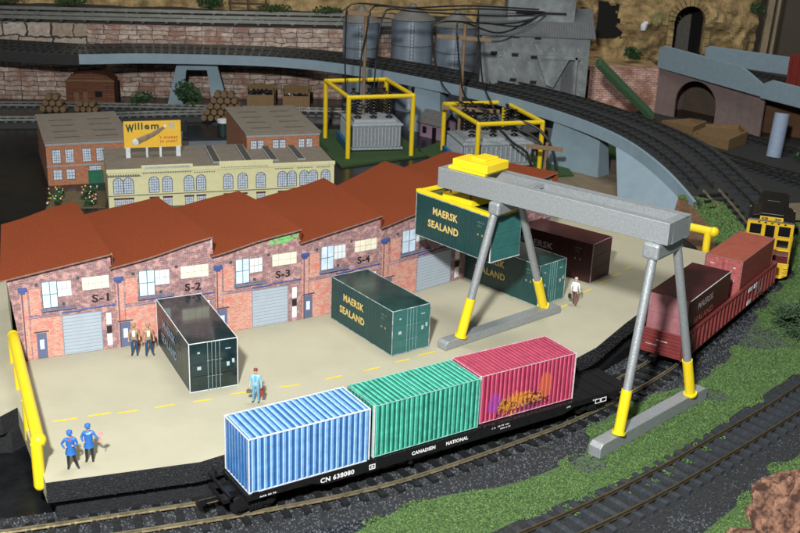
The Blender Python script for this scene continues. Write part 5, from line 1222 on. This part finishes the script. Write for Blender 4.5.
# ------------------------------------------------------------------ silos, mill, chute
m_silo = mat('galvanised_silo', (.27, .33, .40), .36, metal=.5, var=.15, scale=1)
m_silod = mat('silo_band', (.08, .09, .10), .5)
for k, (x, y, r_, z1, lab) in enumerate(((-6.2, 143.5, 2.35, 9.3, 'leftmost galvanised silo half hidden by black cables'), (.45, 144.6, 2.75, 9.7, 'middle one of the three galvanised silos'), (6.2, 143.8, 2.7, 9.1, 'rightmost galvanised silo beside the grey mill'))):
    t = thing('silo', lab, 'silo', (x, y, -2), 0, 'silos behind the viaduct')
    b = MB(); b.tube([(0, 0, 0), (0, 0, z1 + 2)], r_, 36); b.build('shell', m_silo, t)
    for zz_ in (z1 - 1.2, z1 + 2.0, 5.5): b = MB(); b.tube([(0, 0, zz_ - .12), (0, 0, zz_ + .0)], r_ + .06, 36); b.build('band', m_silod, t)
    b = MB(); b.tube([(0, 0, z1 + 2), (0, 0, z1 + 3.6), (0, 0, z1 + 3.9)], [r_ + .25, .5, .4], 36); b.build('cone_roof', mat('silo_roof', (.12, .12, .11), .6, var=.2), t)
    b = MB()
    for q in (-.22, .22): b.tube([(q, -r_ - .1, 4), (q, -r_ - .1, z1 + 1.8)], .04, 5)
    for q in range(16): b.tube([(-.22, -r_ - .1, 4.3 + q * .45), (.22, -r_ - .1, 4.3 + q * .45)], .03, 5)
    b.build('ladder', m_silod, t)
m_mill = mat('pale_grey_wall', (.16, .18, .19), .6, var=.4, scale=.7, bump=.15, bscale=3); m_millr = mat('grey_corrugated', (.105, .115, .12), .6, var=.12, scale=1)
m_milld = mat('grey_side', (.085, .09, .10), .7, var=.15); m_slot = mat('slot_black', (.006, .006, .007), .8)
ml = thing('grain_mill', 'pale grey mill with corrugated roof, small black slots and a big hopper bay', 'mill', (8.6, 130, -2))
b = MB(); Lm, Dm, H0 = 12.75, 8.5, 12.1
b.face([(0, 0, 0), (Lm, 0, 0), (Lm, 0, H0), (0, 0, H0)]); b.face([(Lm, 0, 0), (Lm + .6, Dm, 0), (Lm + .6, Dm, H0), (Lm + .3, Dm / 2, H0 + 2.6), (Lm, 0, H0)], 1); b.face([(0, Dm, 0), (0, 0, 0), (0, 0, H0), (0, Dm / 2, H0 + 2.6), (0, Dm, H0)], 1); b.face([(Lm + .6, Dm, 0), (0, Dm, 0), (0, Dm, H0), (Lm + .6, Dm, H0)], 0)
b.build('wall', [m_mill, m_milld], ml)
b = MB(); n_ = 46
for k in range(n_):
    x0 = -.3 + (Lm + .9) * k / n_; x1 = -.3 + (Lm + .9) * (k + 1) / n_; xm = (x0 + x1) / 2
    for a0, z_a, a1, z_b in ((x0, 0, xm, .09), (xm, .09, x1, 0)):
        b.face([(a0, -.5, H0 - .15 + z_a), (a1, -.5, H0 - .15 + z_b), (a1, Dm / 2, H0 + 2.75 + z_b), (a0, Dm / 2, H0 + 2.75 + z_a)]); b.face([(a1, Dm + .5, H0 - .15 + z_b), (a0, Dm + .5, H0 - .15 + z_a), (a0, Dm / 2, H0 + 2.75 + z_a), (a1, Dm / 2, H0 + 2.75 + z_b)])
b.build('roof', m_millr, ml)
b = MB(); b.box(3.0, 2.0, H0 + 1.2, 11.0, 6.4, H0 + 5.5); b.box(2.6, 1.7, H0 + 5.5, 11.4, 6.8, H0 + 5.8); b.box(4.0, 1.92, H0 + 2.2, 10.0, 1.99, H0 + 2.5, 1); b.build('roof_tower', [m_mill, m_slot], ml, bevel=.03)
for px, py in ((496, 34), (516, 36.5), (538, 38), (494, 53), (515, 55), (534, 57.5), (513, 80), (533, 82.5)):
    q = aty(px, py, 130) - V3((8.6, 130, -2)); b = MB(); b.box(q.x - .38, -.03, q.z - .2, q.x + .38, -.005, q.z + .2); b.box(q.x - .45, -.1, q.z + .2, q.x + .45, -.0, q.z + .27, 1); b.build('slot_window', [m_slot, m_millr], ml)
b = MB(); z9 = lambda px, py: aty(px, py, 129) - V3((8.6, 130, -2))
fl = [z9(537, 56), z9(571, 57), z9(553, 88), z9(546, 85)]
b.face([v + V3((0, 0, 0)) for v in fl[::-1]]); fb = [v + V3((0, 1, 0)) for v in fl]
b.face([fl[1], fl[2], fb[2], fb[1]]); b.face([fl[0], fl[3], fb[3], fb[0]]); b.face([fl[0], fl[1], fb[1], fb[0]])
b.build('hopper', m_mill, ml)
for k in range(34):
    x_ = random.uniform(.4, 12.2); z_ = random.uniform(4.2, 11.4); a_ = random.uniform(-1.3, -.6); l_ = random.uniform(.25, .9); w_ = .035
    b = MB(); dx, dz = math.cos(a_) * l_, math.sin(a_) * l_; b.face([(x_, -.006, z_), (x_ + dx, -.006, z_ + dz), (x_ + dx + w_, -.006, z_ + dz + w_ * 2), (x_ + w_ * 2, -.006, z_ + w_ * 2)][::1]); b.build('scratch', mat('scratch_pale', (.30, .32, .33), .6) if k == 0 else bpy.data.materials['scratch_pale'], ml)
b = MB(); x0, x1 = 6.9, 11.6; b.box(x0, -.05, 9.5, x1, -.0, 10.0, 0); b.box(x1 - .6, -1.1, 3.0, x1 - .25, -.75, 9.9); b.box(x0 + .1, -1.1, 9.55, x1, -.75, 9.95); b.box(x0 - .2, -1.4, 5.0, x1 - 1, -.0, 5.25); b.box(x1 - .6, -1.1, 3, x1 - .25, 0, 3.4); b.build('hopper_frame', m_mill, ml, bevel=.03)
b = MB(); b.box(x0 + .4, -.06, 9.1, x0 + 3.6, -.004, 9.5); b.box(x1 - 1.9, -.06, 5.4, x1 - .6, -.004, 9.3); b.build('hopper_recess', m_milld, ml)
a0, a1 = V3(aty(598, 62, 131)), V3(aty(652, 117, 133)); b = MB(); b.bar(a0, a1, 1.35, .75, up=(0, -.5, 1)); tag(b.build('chute', mat('dull_green', (.045, .105, .05), .6, var=.15), bevel=.12), 'dull green conveyor chute slanting down from the grey mill', 'chute')
# brick remains under the cliff
stonewall('broken whitewashed brick wall under the cliff behind the green chute', [(24.5, 147.2), (33.8, 147.4)], -2.1, 4.0, brickmat('whitewashed_brick', srgb(206, 172, 160), srgb(184, 140, 126), srgb(120, 90, 84), .8, .3, .03, var=.5, vs=.6, c3=srgb(120, 76, 50), bump=.3))
b = MB(); b.box(24.5, 148.0, 3.3, 34.2, 156, 3.8); tag(b.build('cliff_ledge', m_hill), kind='structure')

# portal house with arch
m_mauve = mat('mauve_card', (.17, .125, .118), .8, var=.12, scale=1)
pd = V3((44.4 - 33.85, 134.7 - 147.15, 0)); pa = math.atan2(pd.y, pd.x)
ph = thing('arch_portal', 'mauve card wall with a wide arched opening under the upper viaduct', 'portal', (33.85, 147.15, -2), pa)
b = MB(); L = 16.3; H = 6.3; ax, ar = 6.3, 3.2; zs = 2.3; pts = [(0, 0), (ax - ar, 0), (ax - ar, zs)] + [(ax - ar * math.cos(math.pi * k / 14), zs + ar * .95 * math.sin(math.pi * k / 14)) for k in range(1, 14)] + [(ax + ar, zs), (ax + ar, 0), (L, 0), (L, H - .6), (0, H)]
T = Matrix(((1, 0, 0, 0), (0, 0, -1, .15), (0, 1, 0, 0), (0, 0, 0, 1))); b.prism(pts, 0, .3, T=T); b.box(0, .3, 0, .3, 8, H)
b.build('wall', m_mauve, ph)
b = MB(); b.face([(0, 5.5, 0), (L, 5.5, 0), (L, 5.5, H), (0, 5.5, H)]); b.build('inner_wall', mat('inner_stain', (.055, .055, .045), .9, col2=(.13, .075, .045), scale=.4), ph)
b = MB()
for x in (12.6, 13.0, 14.4): b.box(x, -.22, 0, x + .25, -.16, H - .9)
b.box(10.3, -.2, .3, 11.4, -.16, 2.8); b.build('pilaster', mat('mauve_line', (.16, .125, .12), .8), ph)
# upper viaduct
uv_ = thing('upper_viaduct', 'upper viaduct with tall blue-grey parapets in the top right corner', 'viaduct', (0, 0, 0))
b = MB(); b.prism([(34, 147.6), (44.6, 134.4), (54, 121), (62, 130), (48, 146), (40, 156)], 3.6, 4.2); b.build('deck', m_track_top, uv_)
def parapet(p0, p1, zb0, zb1, h, clip0=.0, clip1=0.0, curve=None):
    a = V3((*p0, 0)); c = V3((*p1, 0)); d = c - a; L_ = d.length; T_ = frame_of(p0[0], p0[1], math.atan2(d.y, d.x)); b = MB(); s = (zb1 - zb0) / L_
    pts = [(0, zb0), (L_, zb1), (L_, zb1 + h - clip1), (L_ - clip1 * 1.2, zb1 + h - clip1 * .4), (L_ * .8, zb0 + .8 * L_ * s + h), (clip0, zb0 + h), (0, zb0 + h - clip0 * .5)]
    b.prism(pts, 0, .35, T=T_ @ Matrix(((1, 0, 0, 0), (0, 0, -1, .0), (0, 1, 0, 0), (0, 0, 0, 1)))); b.build('parapet', m_blue_gd, uv_, bevel=.06)
parapet((33.6, 147.0), (43.5, 133.4), 4.2, 3.3, 3.0, .8, 1.4)
parapet((43.4, 133.2), (53, 120.5), 3.2, 2.6, 2.4, 1.4, 0)
parapet((40.8, 151.6), (53.5, 147.0), 4.3, 3.6, 2.4, .6, 0)
railway('railway_track', spline([(38.5, 152, 4.6), (46, 142.4, 4.6), (53, 132, 4.6), (60, 121, 4.6)], 1.0), 'track on the upper viaduct under the red hopper car', metal=m_raild, single_strip=True, sl_step=.8)
b = MB(); b.tube([(42.9, 124.3, -2), (43.4, 125.0, 3.0)], .84, 24); tag(b.build('pillar', mat('bluish_white_card', (.24, .31, .42), .7, var=.1)), 'bluish white round pillar holding up the upper viaduct', 'pillar')
hp = thing('hopper_car', 'dark red hopper car cut by the right edge on the upper viaduct', 'railway wagon', (48.6, 137.8, 3.6), R(-56))
b = MB(); b.prism([(0, .8), (8, .8), (9, 1.8), (9, 4.4), (0, 4.4)], -1.5, 1.5, T=Matrix(((1, 0, 0, 0), (0, 0, -1, 0), (0, 1, 0, 0), (0, 0, 0, 1)))); m_hop = mat('hopper_red', (.16, .022, .018), .5, var=.2); b.build('body', m_hop, hp, bevel=.04)
b = MB()
for k in range(8): b.box(.4 + k * 1.1, -1.62, 1.0, .55 + k * 1.1, -1.5, 4.3)
for k in range(5): b.box(-.1, -1.2 + k * .55, 1.0, -.0, -1.1 + k * .55, 4.3)
b.build('rib', m_hop, hp)
for k, s in enumerate(('CN 36', '1 16', '40')): text(hp, s, (-.03, .9, 3.3 - k * .6), (0, -1, 0), (0, 0, 1), .34, mat('hopper_letter_%d' % k, (.4, .3, .3), .6), width=1.1, bold=.02)
for x in (1.6, 7.4): bogie(hp, x, 0.0)
for j, (pl, zz_, lab, c) in enumerate((([(32.4, 137.6), (32.3, 136.2), (35.0, 131.2), (37.6, 134.9), (36.4, 138)], 1.35, 'open brown cardboard crate at the foot of the green chute', 0), ([(35.0, 131.0), (38.2, 126.6), (41.4, 130.2), (41.6, 134.0), (36.6, 135.2)], 1.3, 'larger open brown cardboard crate right of the chute foot', 0))):
    t = thing('crate', lab, 'crate', (pl[0][0], pl[0][1], -2.0)); n_ = len(pl); P2 = [V3((x - pl[0][0], y - pl[0][1], 0)) for x, y in pl]; cc = sum(P2, V3()) / n_
    b = MB()
    hs = [zz_ * (.75 if i in (0,) else 1.0 + .25 * (i in (2, 3))) for i in range(n_)]
    for i in range(n_):
        q = (i + 1) % n_; a, c2 = P2[i], P2[q]; ai, ci = a.lerp(cc, .1), c2.lerp(cc, .1); U = lambda v, h: v + V3((0, 0, h))
        b.face([a, c2, U(c2, hs[q]), U(a, hs[i])]); b.face([ci, ai, U(ai, hs[i]), U(ci, hs[q])]); b.face([U(a, hs[i]), U(c2, hs[q]), U(ci, hs[q]), U(ai, hs[i])])
    b.face([U(p.lerp(cc, .1), zz_ * .8) for p in P2]); b.build('sides', m_brown, t)
# yard floor to the right with rails
b = MB(); b.prism([(31.6, 95), (52, 95), (62, 128), (56, 140), (44.5, 134.6), (33.8, 147.3), (24, 146), (24, 118), (30, 112)], -2.1, -1.97); tag(b.build('yard_ground', m_track_top), kind='structure')
for pts, lab in (([(30.5, 146, -1.55), (34.9, 127.5, -1.55), (38.5, 119, -1.55), (44, 108.5, -1.55), (50, 100, -1.55)], 'yard track passing left of the brown crates'), ([(38.4, 143, -1.55), (41.8, 134.5, -1.55), (47, 125, -1.55), (53, 117, -1.55)], 'yard track leaving the portal arch'), ([(36, 124, -1.55), (41, 116.5, -1.55), (47.5, 110, -1.55), (54, 104, -1.55)], 'yard track branching towards the right edge')):
    railway('railway_track', spline(pts, 1.0), lab, metal=m_raild, single_strip=True, sl_step=.8)
# brown panel below the upper viaduct, room wall and post
b = MB(); b.box(0, 0, 0, 20, .4, 6.0); o = b.build('panel', mat('orange_brown_board', (.085, .038, .012), .7, var=.25, scale=.3)); o.location = (44.6, 138.5, -2.4); o.rotation_euler = (0, 0, R(-38)); tag(o, 'orange-brown board below the upper viaduct', 'board')
b = MB(); b.box(51.5, 174, -20, 110, 175, 60); tag(b.build('wall', mat('dim_room_wall', (.075, .062, .045), .9, var=.08, scale=.1)), kind='structure')
b = MB(); b.bar((50.2, 157.5, -3), (51.2, 157.5, 26), .9, .6); b.bar((51.3, 157.4, -3), (52.2, 157.4, 26), .35, .6); tag(b.build('wooden_post', mat('pale_pine', (.28, .22, .14), .6, var=.15)), 'pale pine strip standing upright at the right end of the cliff', 'post')
b = MB(); b.box(-120, 178, -5, 51.4, 179, 60); tag(b.build('wall', mat('dim_back_wall', (.05, .05, .04), .9)), kind='structure')
stonewall('dark rubble strip right of the silos', [(8, 152), (24, 153)], -2.1, 6, m_stone)

# ------------------------------------------------------------------ small things at the left and middle
m_shed = brickmat('brown_plank', srgb(112, 66, 38), srgb(90, 50, 28), srgb(44, 26, 16), 5, .3, .03, var=.3, bump=.3)
sh = thing('brown_shed', 'brown wooden shed with curved roof below the viaduct at the left', 'shed', (-43.0, 136.7, -1.6), R(5))
b = MB(); pr = [(0, 0), (6.0, 0), (6.0, 3.1), (5.2, 3.7), (3.2, 4.05), (1.4, 3.9), (.4, 3.4), (0, 3.0)]
b.prism(pr, 0, 3, T=Matrix(((1, 0, 0, 0), (0, 0, -1, 3), (0, 1, 0, 0), (0, 0, 0, 1)))); b.build('wall', m_shed, sh)
for x, z, w_, h_, nm in ((1.0, .3, .6, 1.2, 'door'), (2.1, .3, .6, 1.3, 'door'), (3.6, 1.0, .9, .7, 'window')):
    b = MB(); b.box(x, -.06, z, x + w_, -.004, z + h_); b.build(nm, m_dark if nm == 'window' else mat('shed_door', (.16, .08, .035), .7), sh)
b = MB(); b.box(-.1, -.15, 3.0, 6.1, .0, 3.12); b.build('eave', m_wood, sh)
m_log = mat('log_brown', (.09, .055, .025), .85, var=.3, scale=3); m_loge = mat('log_end', (.14, .09, .045), .85, var=.25, scale=4)
def logpile(label, x, y, z, cols, rows, r_=.42, rz=0):
    t = thing('barrel_pile', label, 'barrel pile', (x, y, z), rz)
    for j in range(rows):
        for i in range(cols - j):
            px = (i + j * .5) * r_ * 2.05; b = MB(); b.tube([(px, -.1, r_ + j * r_ * 1.8), (px, .1, r_ + j * r_ * 1.8), (px, 1.2, r_ + j * r_ * 1.8)], [r_ * .88, r_, r_ * .95], 10, 0); b.f, b.m = b.f, [1 if len(f) > 4 else 0 for f in b.f]; b.build('barrel', [m_log, m_loge], t)
logpile('small pyramid of brown barrels above the orange brick house', -44.3, 131.3, -1.5, 4, 3, .40)
logpile('low row of brown barrels right of the small pyramid', -40.3, 132.0, -1.5, 4, 2, .36)
logpile('tall heap of brown barrels between the arch pier and the brick house', -24.3, 129.6, -1.5, 7, 5, .40)
for x, lab, dark in ((-20.4, 'open brown box filled with black coal', 1), (-15.8, 'open brown box right of the coal box', 0)):
    t = thing('open_box', lab, 'box', (x, 138.5, -1.6), R(6)); b = MB(); b.box(0, 0, 0, 3.4, .15, 1.7); b.box(0, 2.6, 0, 3.6, 2.75, 2.6); b.box(0, .15, 0, .15, 2.6, 2.2); b.box(3.3, .15, 0, 3.45, 2.6, 2.2); b.build('sides', m_brown, t)
    crumbs('coal_load', np.stack([RNG.uniform(.3, 3.2, 240), RNG.uniform(.3, 2.5, 240), RNG.uniform(1.0, 1.5 + dark * .5, 240)], -1), .22, [m_dark, m_slot], parent=t)
b = MB(); b.prism([(0, 0), (5.6, 0), (6.2, 6.0), (.4, 6.5)], 0, .35); b.prism([(.2, .2), (.6, .2), (.9, 6.2), (.6, 6.2)], .35, 1.0); o = b.build('black_tray', m_dark); o.location = (-25.2, 121.0, -1.97); o.rotation_euler = (0, 0, R(14)); tag(o, 'black tray on the grey lot beside the back brick house', 'tray')
t = thing('white_capped_drum', 'black drum with white cap standing in the black tray', 'drum', (-20.9, 123.0, -1.6)); b = MB(); b.tube([(0, 0, 0), (0, 0, 1.5)], .62, 18); b.build('drum', mat('dark_green_drum', (.01, .03, .025), .4), t); b = MB(); b.tube([(0, 0, 1.5), (0, 0, 1.85)], .64, 18); b.build('cap', m_white, t)
# pink cottages
m_pink = mat('pink_wall', (.26, .17, .24), .7, var=.1); m_slate = mat('slate_roof', (.055, .055, .06), .8, col2=(.13, .13, .13), scale=5)
def cottage(label, x, y, rz, L_, D_, H_, rh):
    t = thing('pink_cottage', label, 'cottage', (x, y, -1.98), rz, 'pink cottages'); b = MB()
    for q in ([(0, 0, 0), (L_, 0, 0), (L_, 0, H_), (0, 0, H_)], [(L_, 0, 0), (L_, D_, 0), (L_, D_, H_), (L_, D_ / 2, H_ + rh), (L_, 0, H_)], [(0, D_, 0), (0, 0, 0), (0, 0, H_), (0, D_ / 2, H_ + rh), (0, D_, H_)], [(L_, D_, 0), (0, D_, 0), (0, D_, H_), (L_, D_, H_)]): b.face(q)
    b.build('wall', m_pink, t)
    r = MB(); e_ = .3
    for s, yy in ((1, -e_), (-1, D_ + e_)):
        zt_ = H_ + rh + .1; ze = H_ - rh * e_ / (D_ / 2) + .1
        f_ = [(-e_, yy, ze), (L_ + e_, yy, ze), (L_ + e_, D_ / 2, zt_), (-e_, D_ / 2, zt_)]; f_ = f_ if s > 0 else f_[::-1]; r.face(f_); r.face([(a, b2, c - .1) for a, b2, c in f_[::-1]])
    r.build('roof', m_slate, t)
    b = MB(); b.box(.5, -.05, .5, 1.1, -.003, 1.3); b.build('window', m_ins, t); b = MB(); b.box(L_ * .6, -.05, 0, L_ * .6 + .6, -.003, 1.4); b.build('door', m_ins, t)
    b = MB(); b.box(L_ + .003, D_ * .4, .6, L_ + .05, D_ * .6, 1.4); b.build('window', m_ins, t)
cottage('pink cottage with slate roof left of the right transformer cage', 1.7, 128.2, R(-42), 3.4, 2.6, 1.9, 1.1)
cottage('pink cottage mostly hidden behind the right transformer cage', 13.0, 121.0, R(-35), 3.6, 3.0, 1.9, 1.2)
# flower bed
fb_ = thing('flower_bed', 'planted bed with white, red and yellow blossoms beside the orange brick house', 'flower bed', (-30.6, 96.8, -2.0), R(15))
b = MB(); b.prism([(-2.2, -2.6), (3.0, -2.9), (3.4, 2.6), (-1.6, 2.8)], 0, .06); b.build('soil', mat('mossy_soil', (.10, .075, .035), .9, var=.4, scale=3), fb_)
leaves('foliage', [(random.choice([-1.4, 1.6]) + random.uniform(-.5, .5), random.uniform(-2.3, 2.2), random.uniform(.1, .4), .35, .35, .3) for _ in range(22)], 1300, .12, m_leafd, fb_)
fc = [mat('blossom_%d' % k, c, .6) for k, c in enumerate(((.55, .55, .5), (.45, .02, .03), (.6, .45, .03)))]
b = MB()
for k in range(46): b.sphere((random.choice([-1.4, 1.6]) + random.uniform(-.7, .7), random.uniform(-2.4, 2.3), random.uniform(.3, .85)), random.uniform(.06, .11), 6, random.choice([0, 0, 0, 1, 2]))
tag(b.build('blossoms', fc, fb_), kind='stuff')
# juniper-like bush and bark at the right edge
jb = thing('dead_bush', 'tangled grey-green dry bush at the right edge beside the outer track', 'bush', (29.5, 72.6, -2.3))
b = MB()
m_twig = [mat('lichen_twig', (.07, .12, .06), .9, var=.3, scale=4), mat('dark_twig', (.02, .045, .02), .9, var=.3, scale=4)]
for k in range(520):
    a = random.uniform(0, 6.283); l = random.uniform(1.0, 3.6); zz_ = random.uniform(.3, 2.2); p0 = V3((random.uniform(-.8, .8), random.uniform(-.9, .9), random.uniform(.1, .9))); pts = [p0]
    d = V3((math.cos(a), math.sin(a) * 1.0, random.uniform(-.1, .75))).normalized()
    for j in range(5): d = (d + V3((random.uniform(-.7, .7), random.uniform(-.7, .7), random.uniform(-.5, .3)))).normalized(); pts.append(pts[-1] + d * l / 5)
    for q in pts: q.z = max(.05, q.z)
    b.tube(pts, [.05, .04, .035, .03, .025, .012], 4, random.choice([0, 0, 1]), cap=False)
b.build('twigs', m_twig, jb)
leaves('foliage', [(random.uniform(-2.2, 2.6), random.uniform(-2, 2.4), random.uniform(.3, 1.8), .7, .7, .35) for _ in range(16)], 16000, .085, [m_twig[1], m_leafd[1], m_twig[0]], jb)
m_bark = mat('cork_bark', (.040, .016, .010), .95, col2=(.24, .125, .08), scale=1.5, sharp=.1, bump=1, bscale=3)
def bark(label, x, y, z, L_, w_, h_, rz):
    b = MB(); n1, n2 = 70, 36; P_ = []
    for i in range(n1 + 1):
        for j in range(n2 + 1):
            u, v = i / n1, j / n2 * math.pi; rr = 1 + .32 * mn.fractal(V3((u * 5 + x, v * 1.6, y)), 1, 2, 4) + .22 * mn.noise(V3((u * 2, v * 7, 5))) + .30 * abs(mn.noise(V3((u * 2, v * 9, x)))) + .02 * mn.fractal(V3((u * 22, v * 7, x)), .8, 2, 4)
            k_ = math.sin(math.pi * min(1, max(0.02, u * .96 + .02))) ** .35; P_.append(V3(((u - .5) * L_, math.cos(v) * w_ * rr * k_, math.sin(v) * h_ * rr * k_ - .15)))
    for i in range(n1):
        for j in range(n2): a = i * (n2 + 1) + j; b.face([P_[a], P_[a + n2 + 1], P_[a + n2 + 2], P_[a + 1]][::-1])
    o = b.build('cork_bark', m_bark); o.location = (x, y, z); o.rotation_euler = (R(8), R(-6), rz); tag(o, label, 'bark', 'cork bark rocks in the front right corner')
bark('large reddish cork bark rock cut by the right edge in the front corner', 21.3, 48.3, -2.35, 7.4, 2.3, 2.1, R(47))
bark('small reddish cork bark piece at the bottom edge left of the large one', 17.0, 45.3, -2.4, 2.6, .9, .9, R(40))
bark('second small bark piece between turf and large bark rock', 18.9, 47.2, -2.4, 1.2, .5, .8, R(70))
b = MB(); b.bar((0, 0, 0), (.75, .6, 0), .13, .05); o = b.build('white_strip', m_white); o.location = (19.9, 50.0, -2.25); tag(o, 'short white strip lying in the turf next to the bark', 'strip')
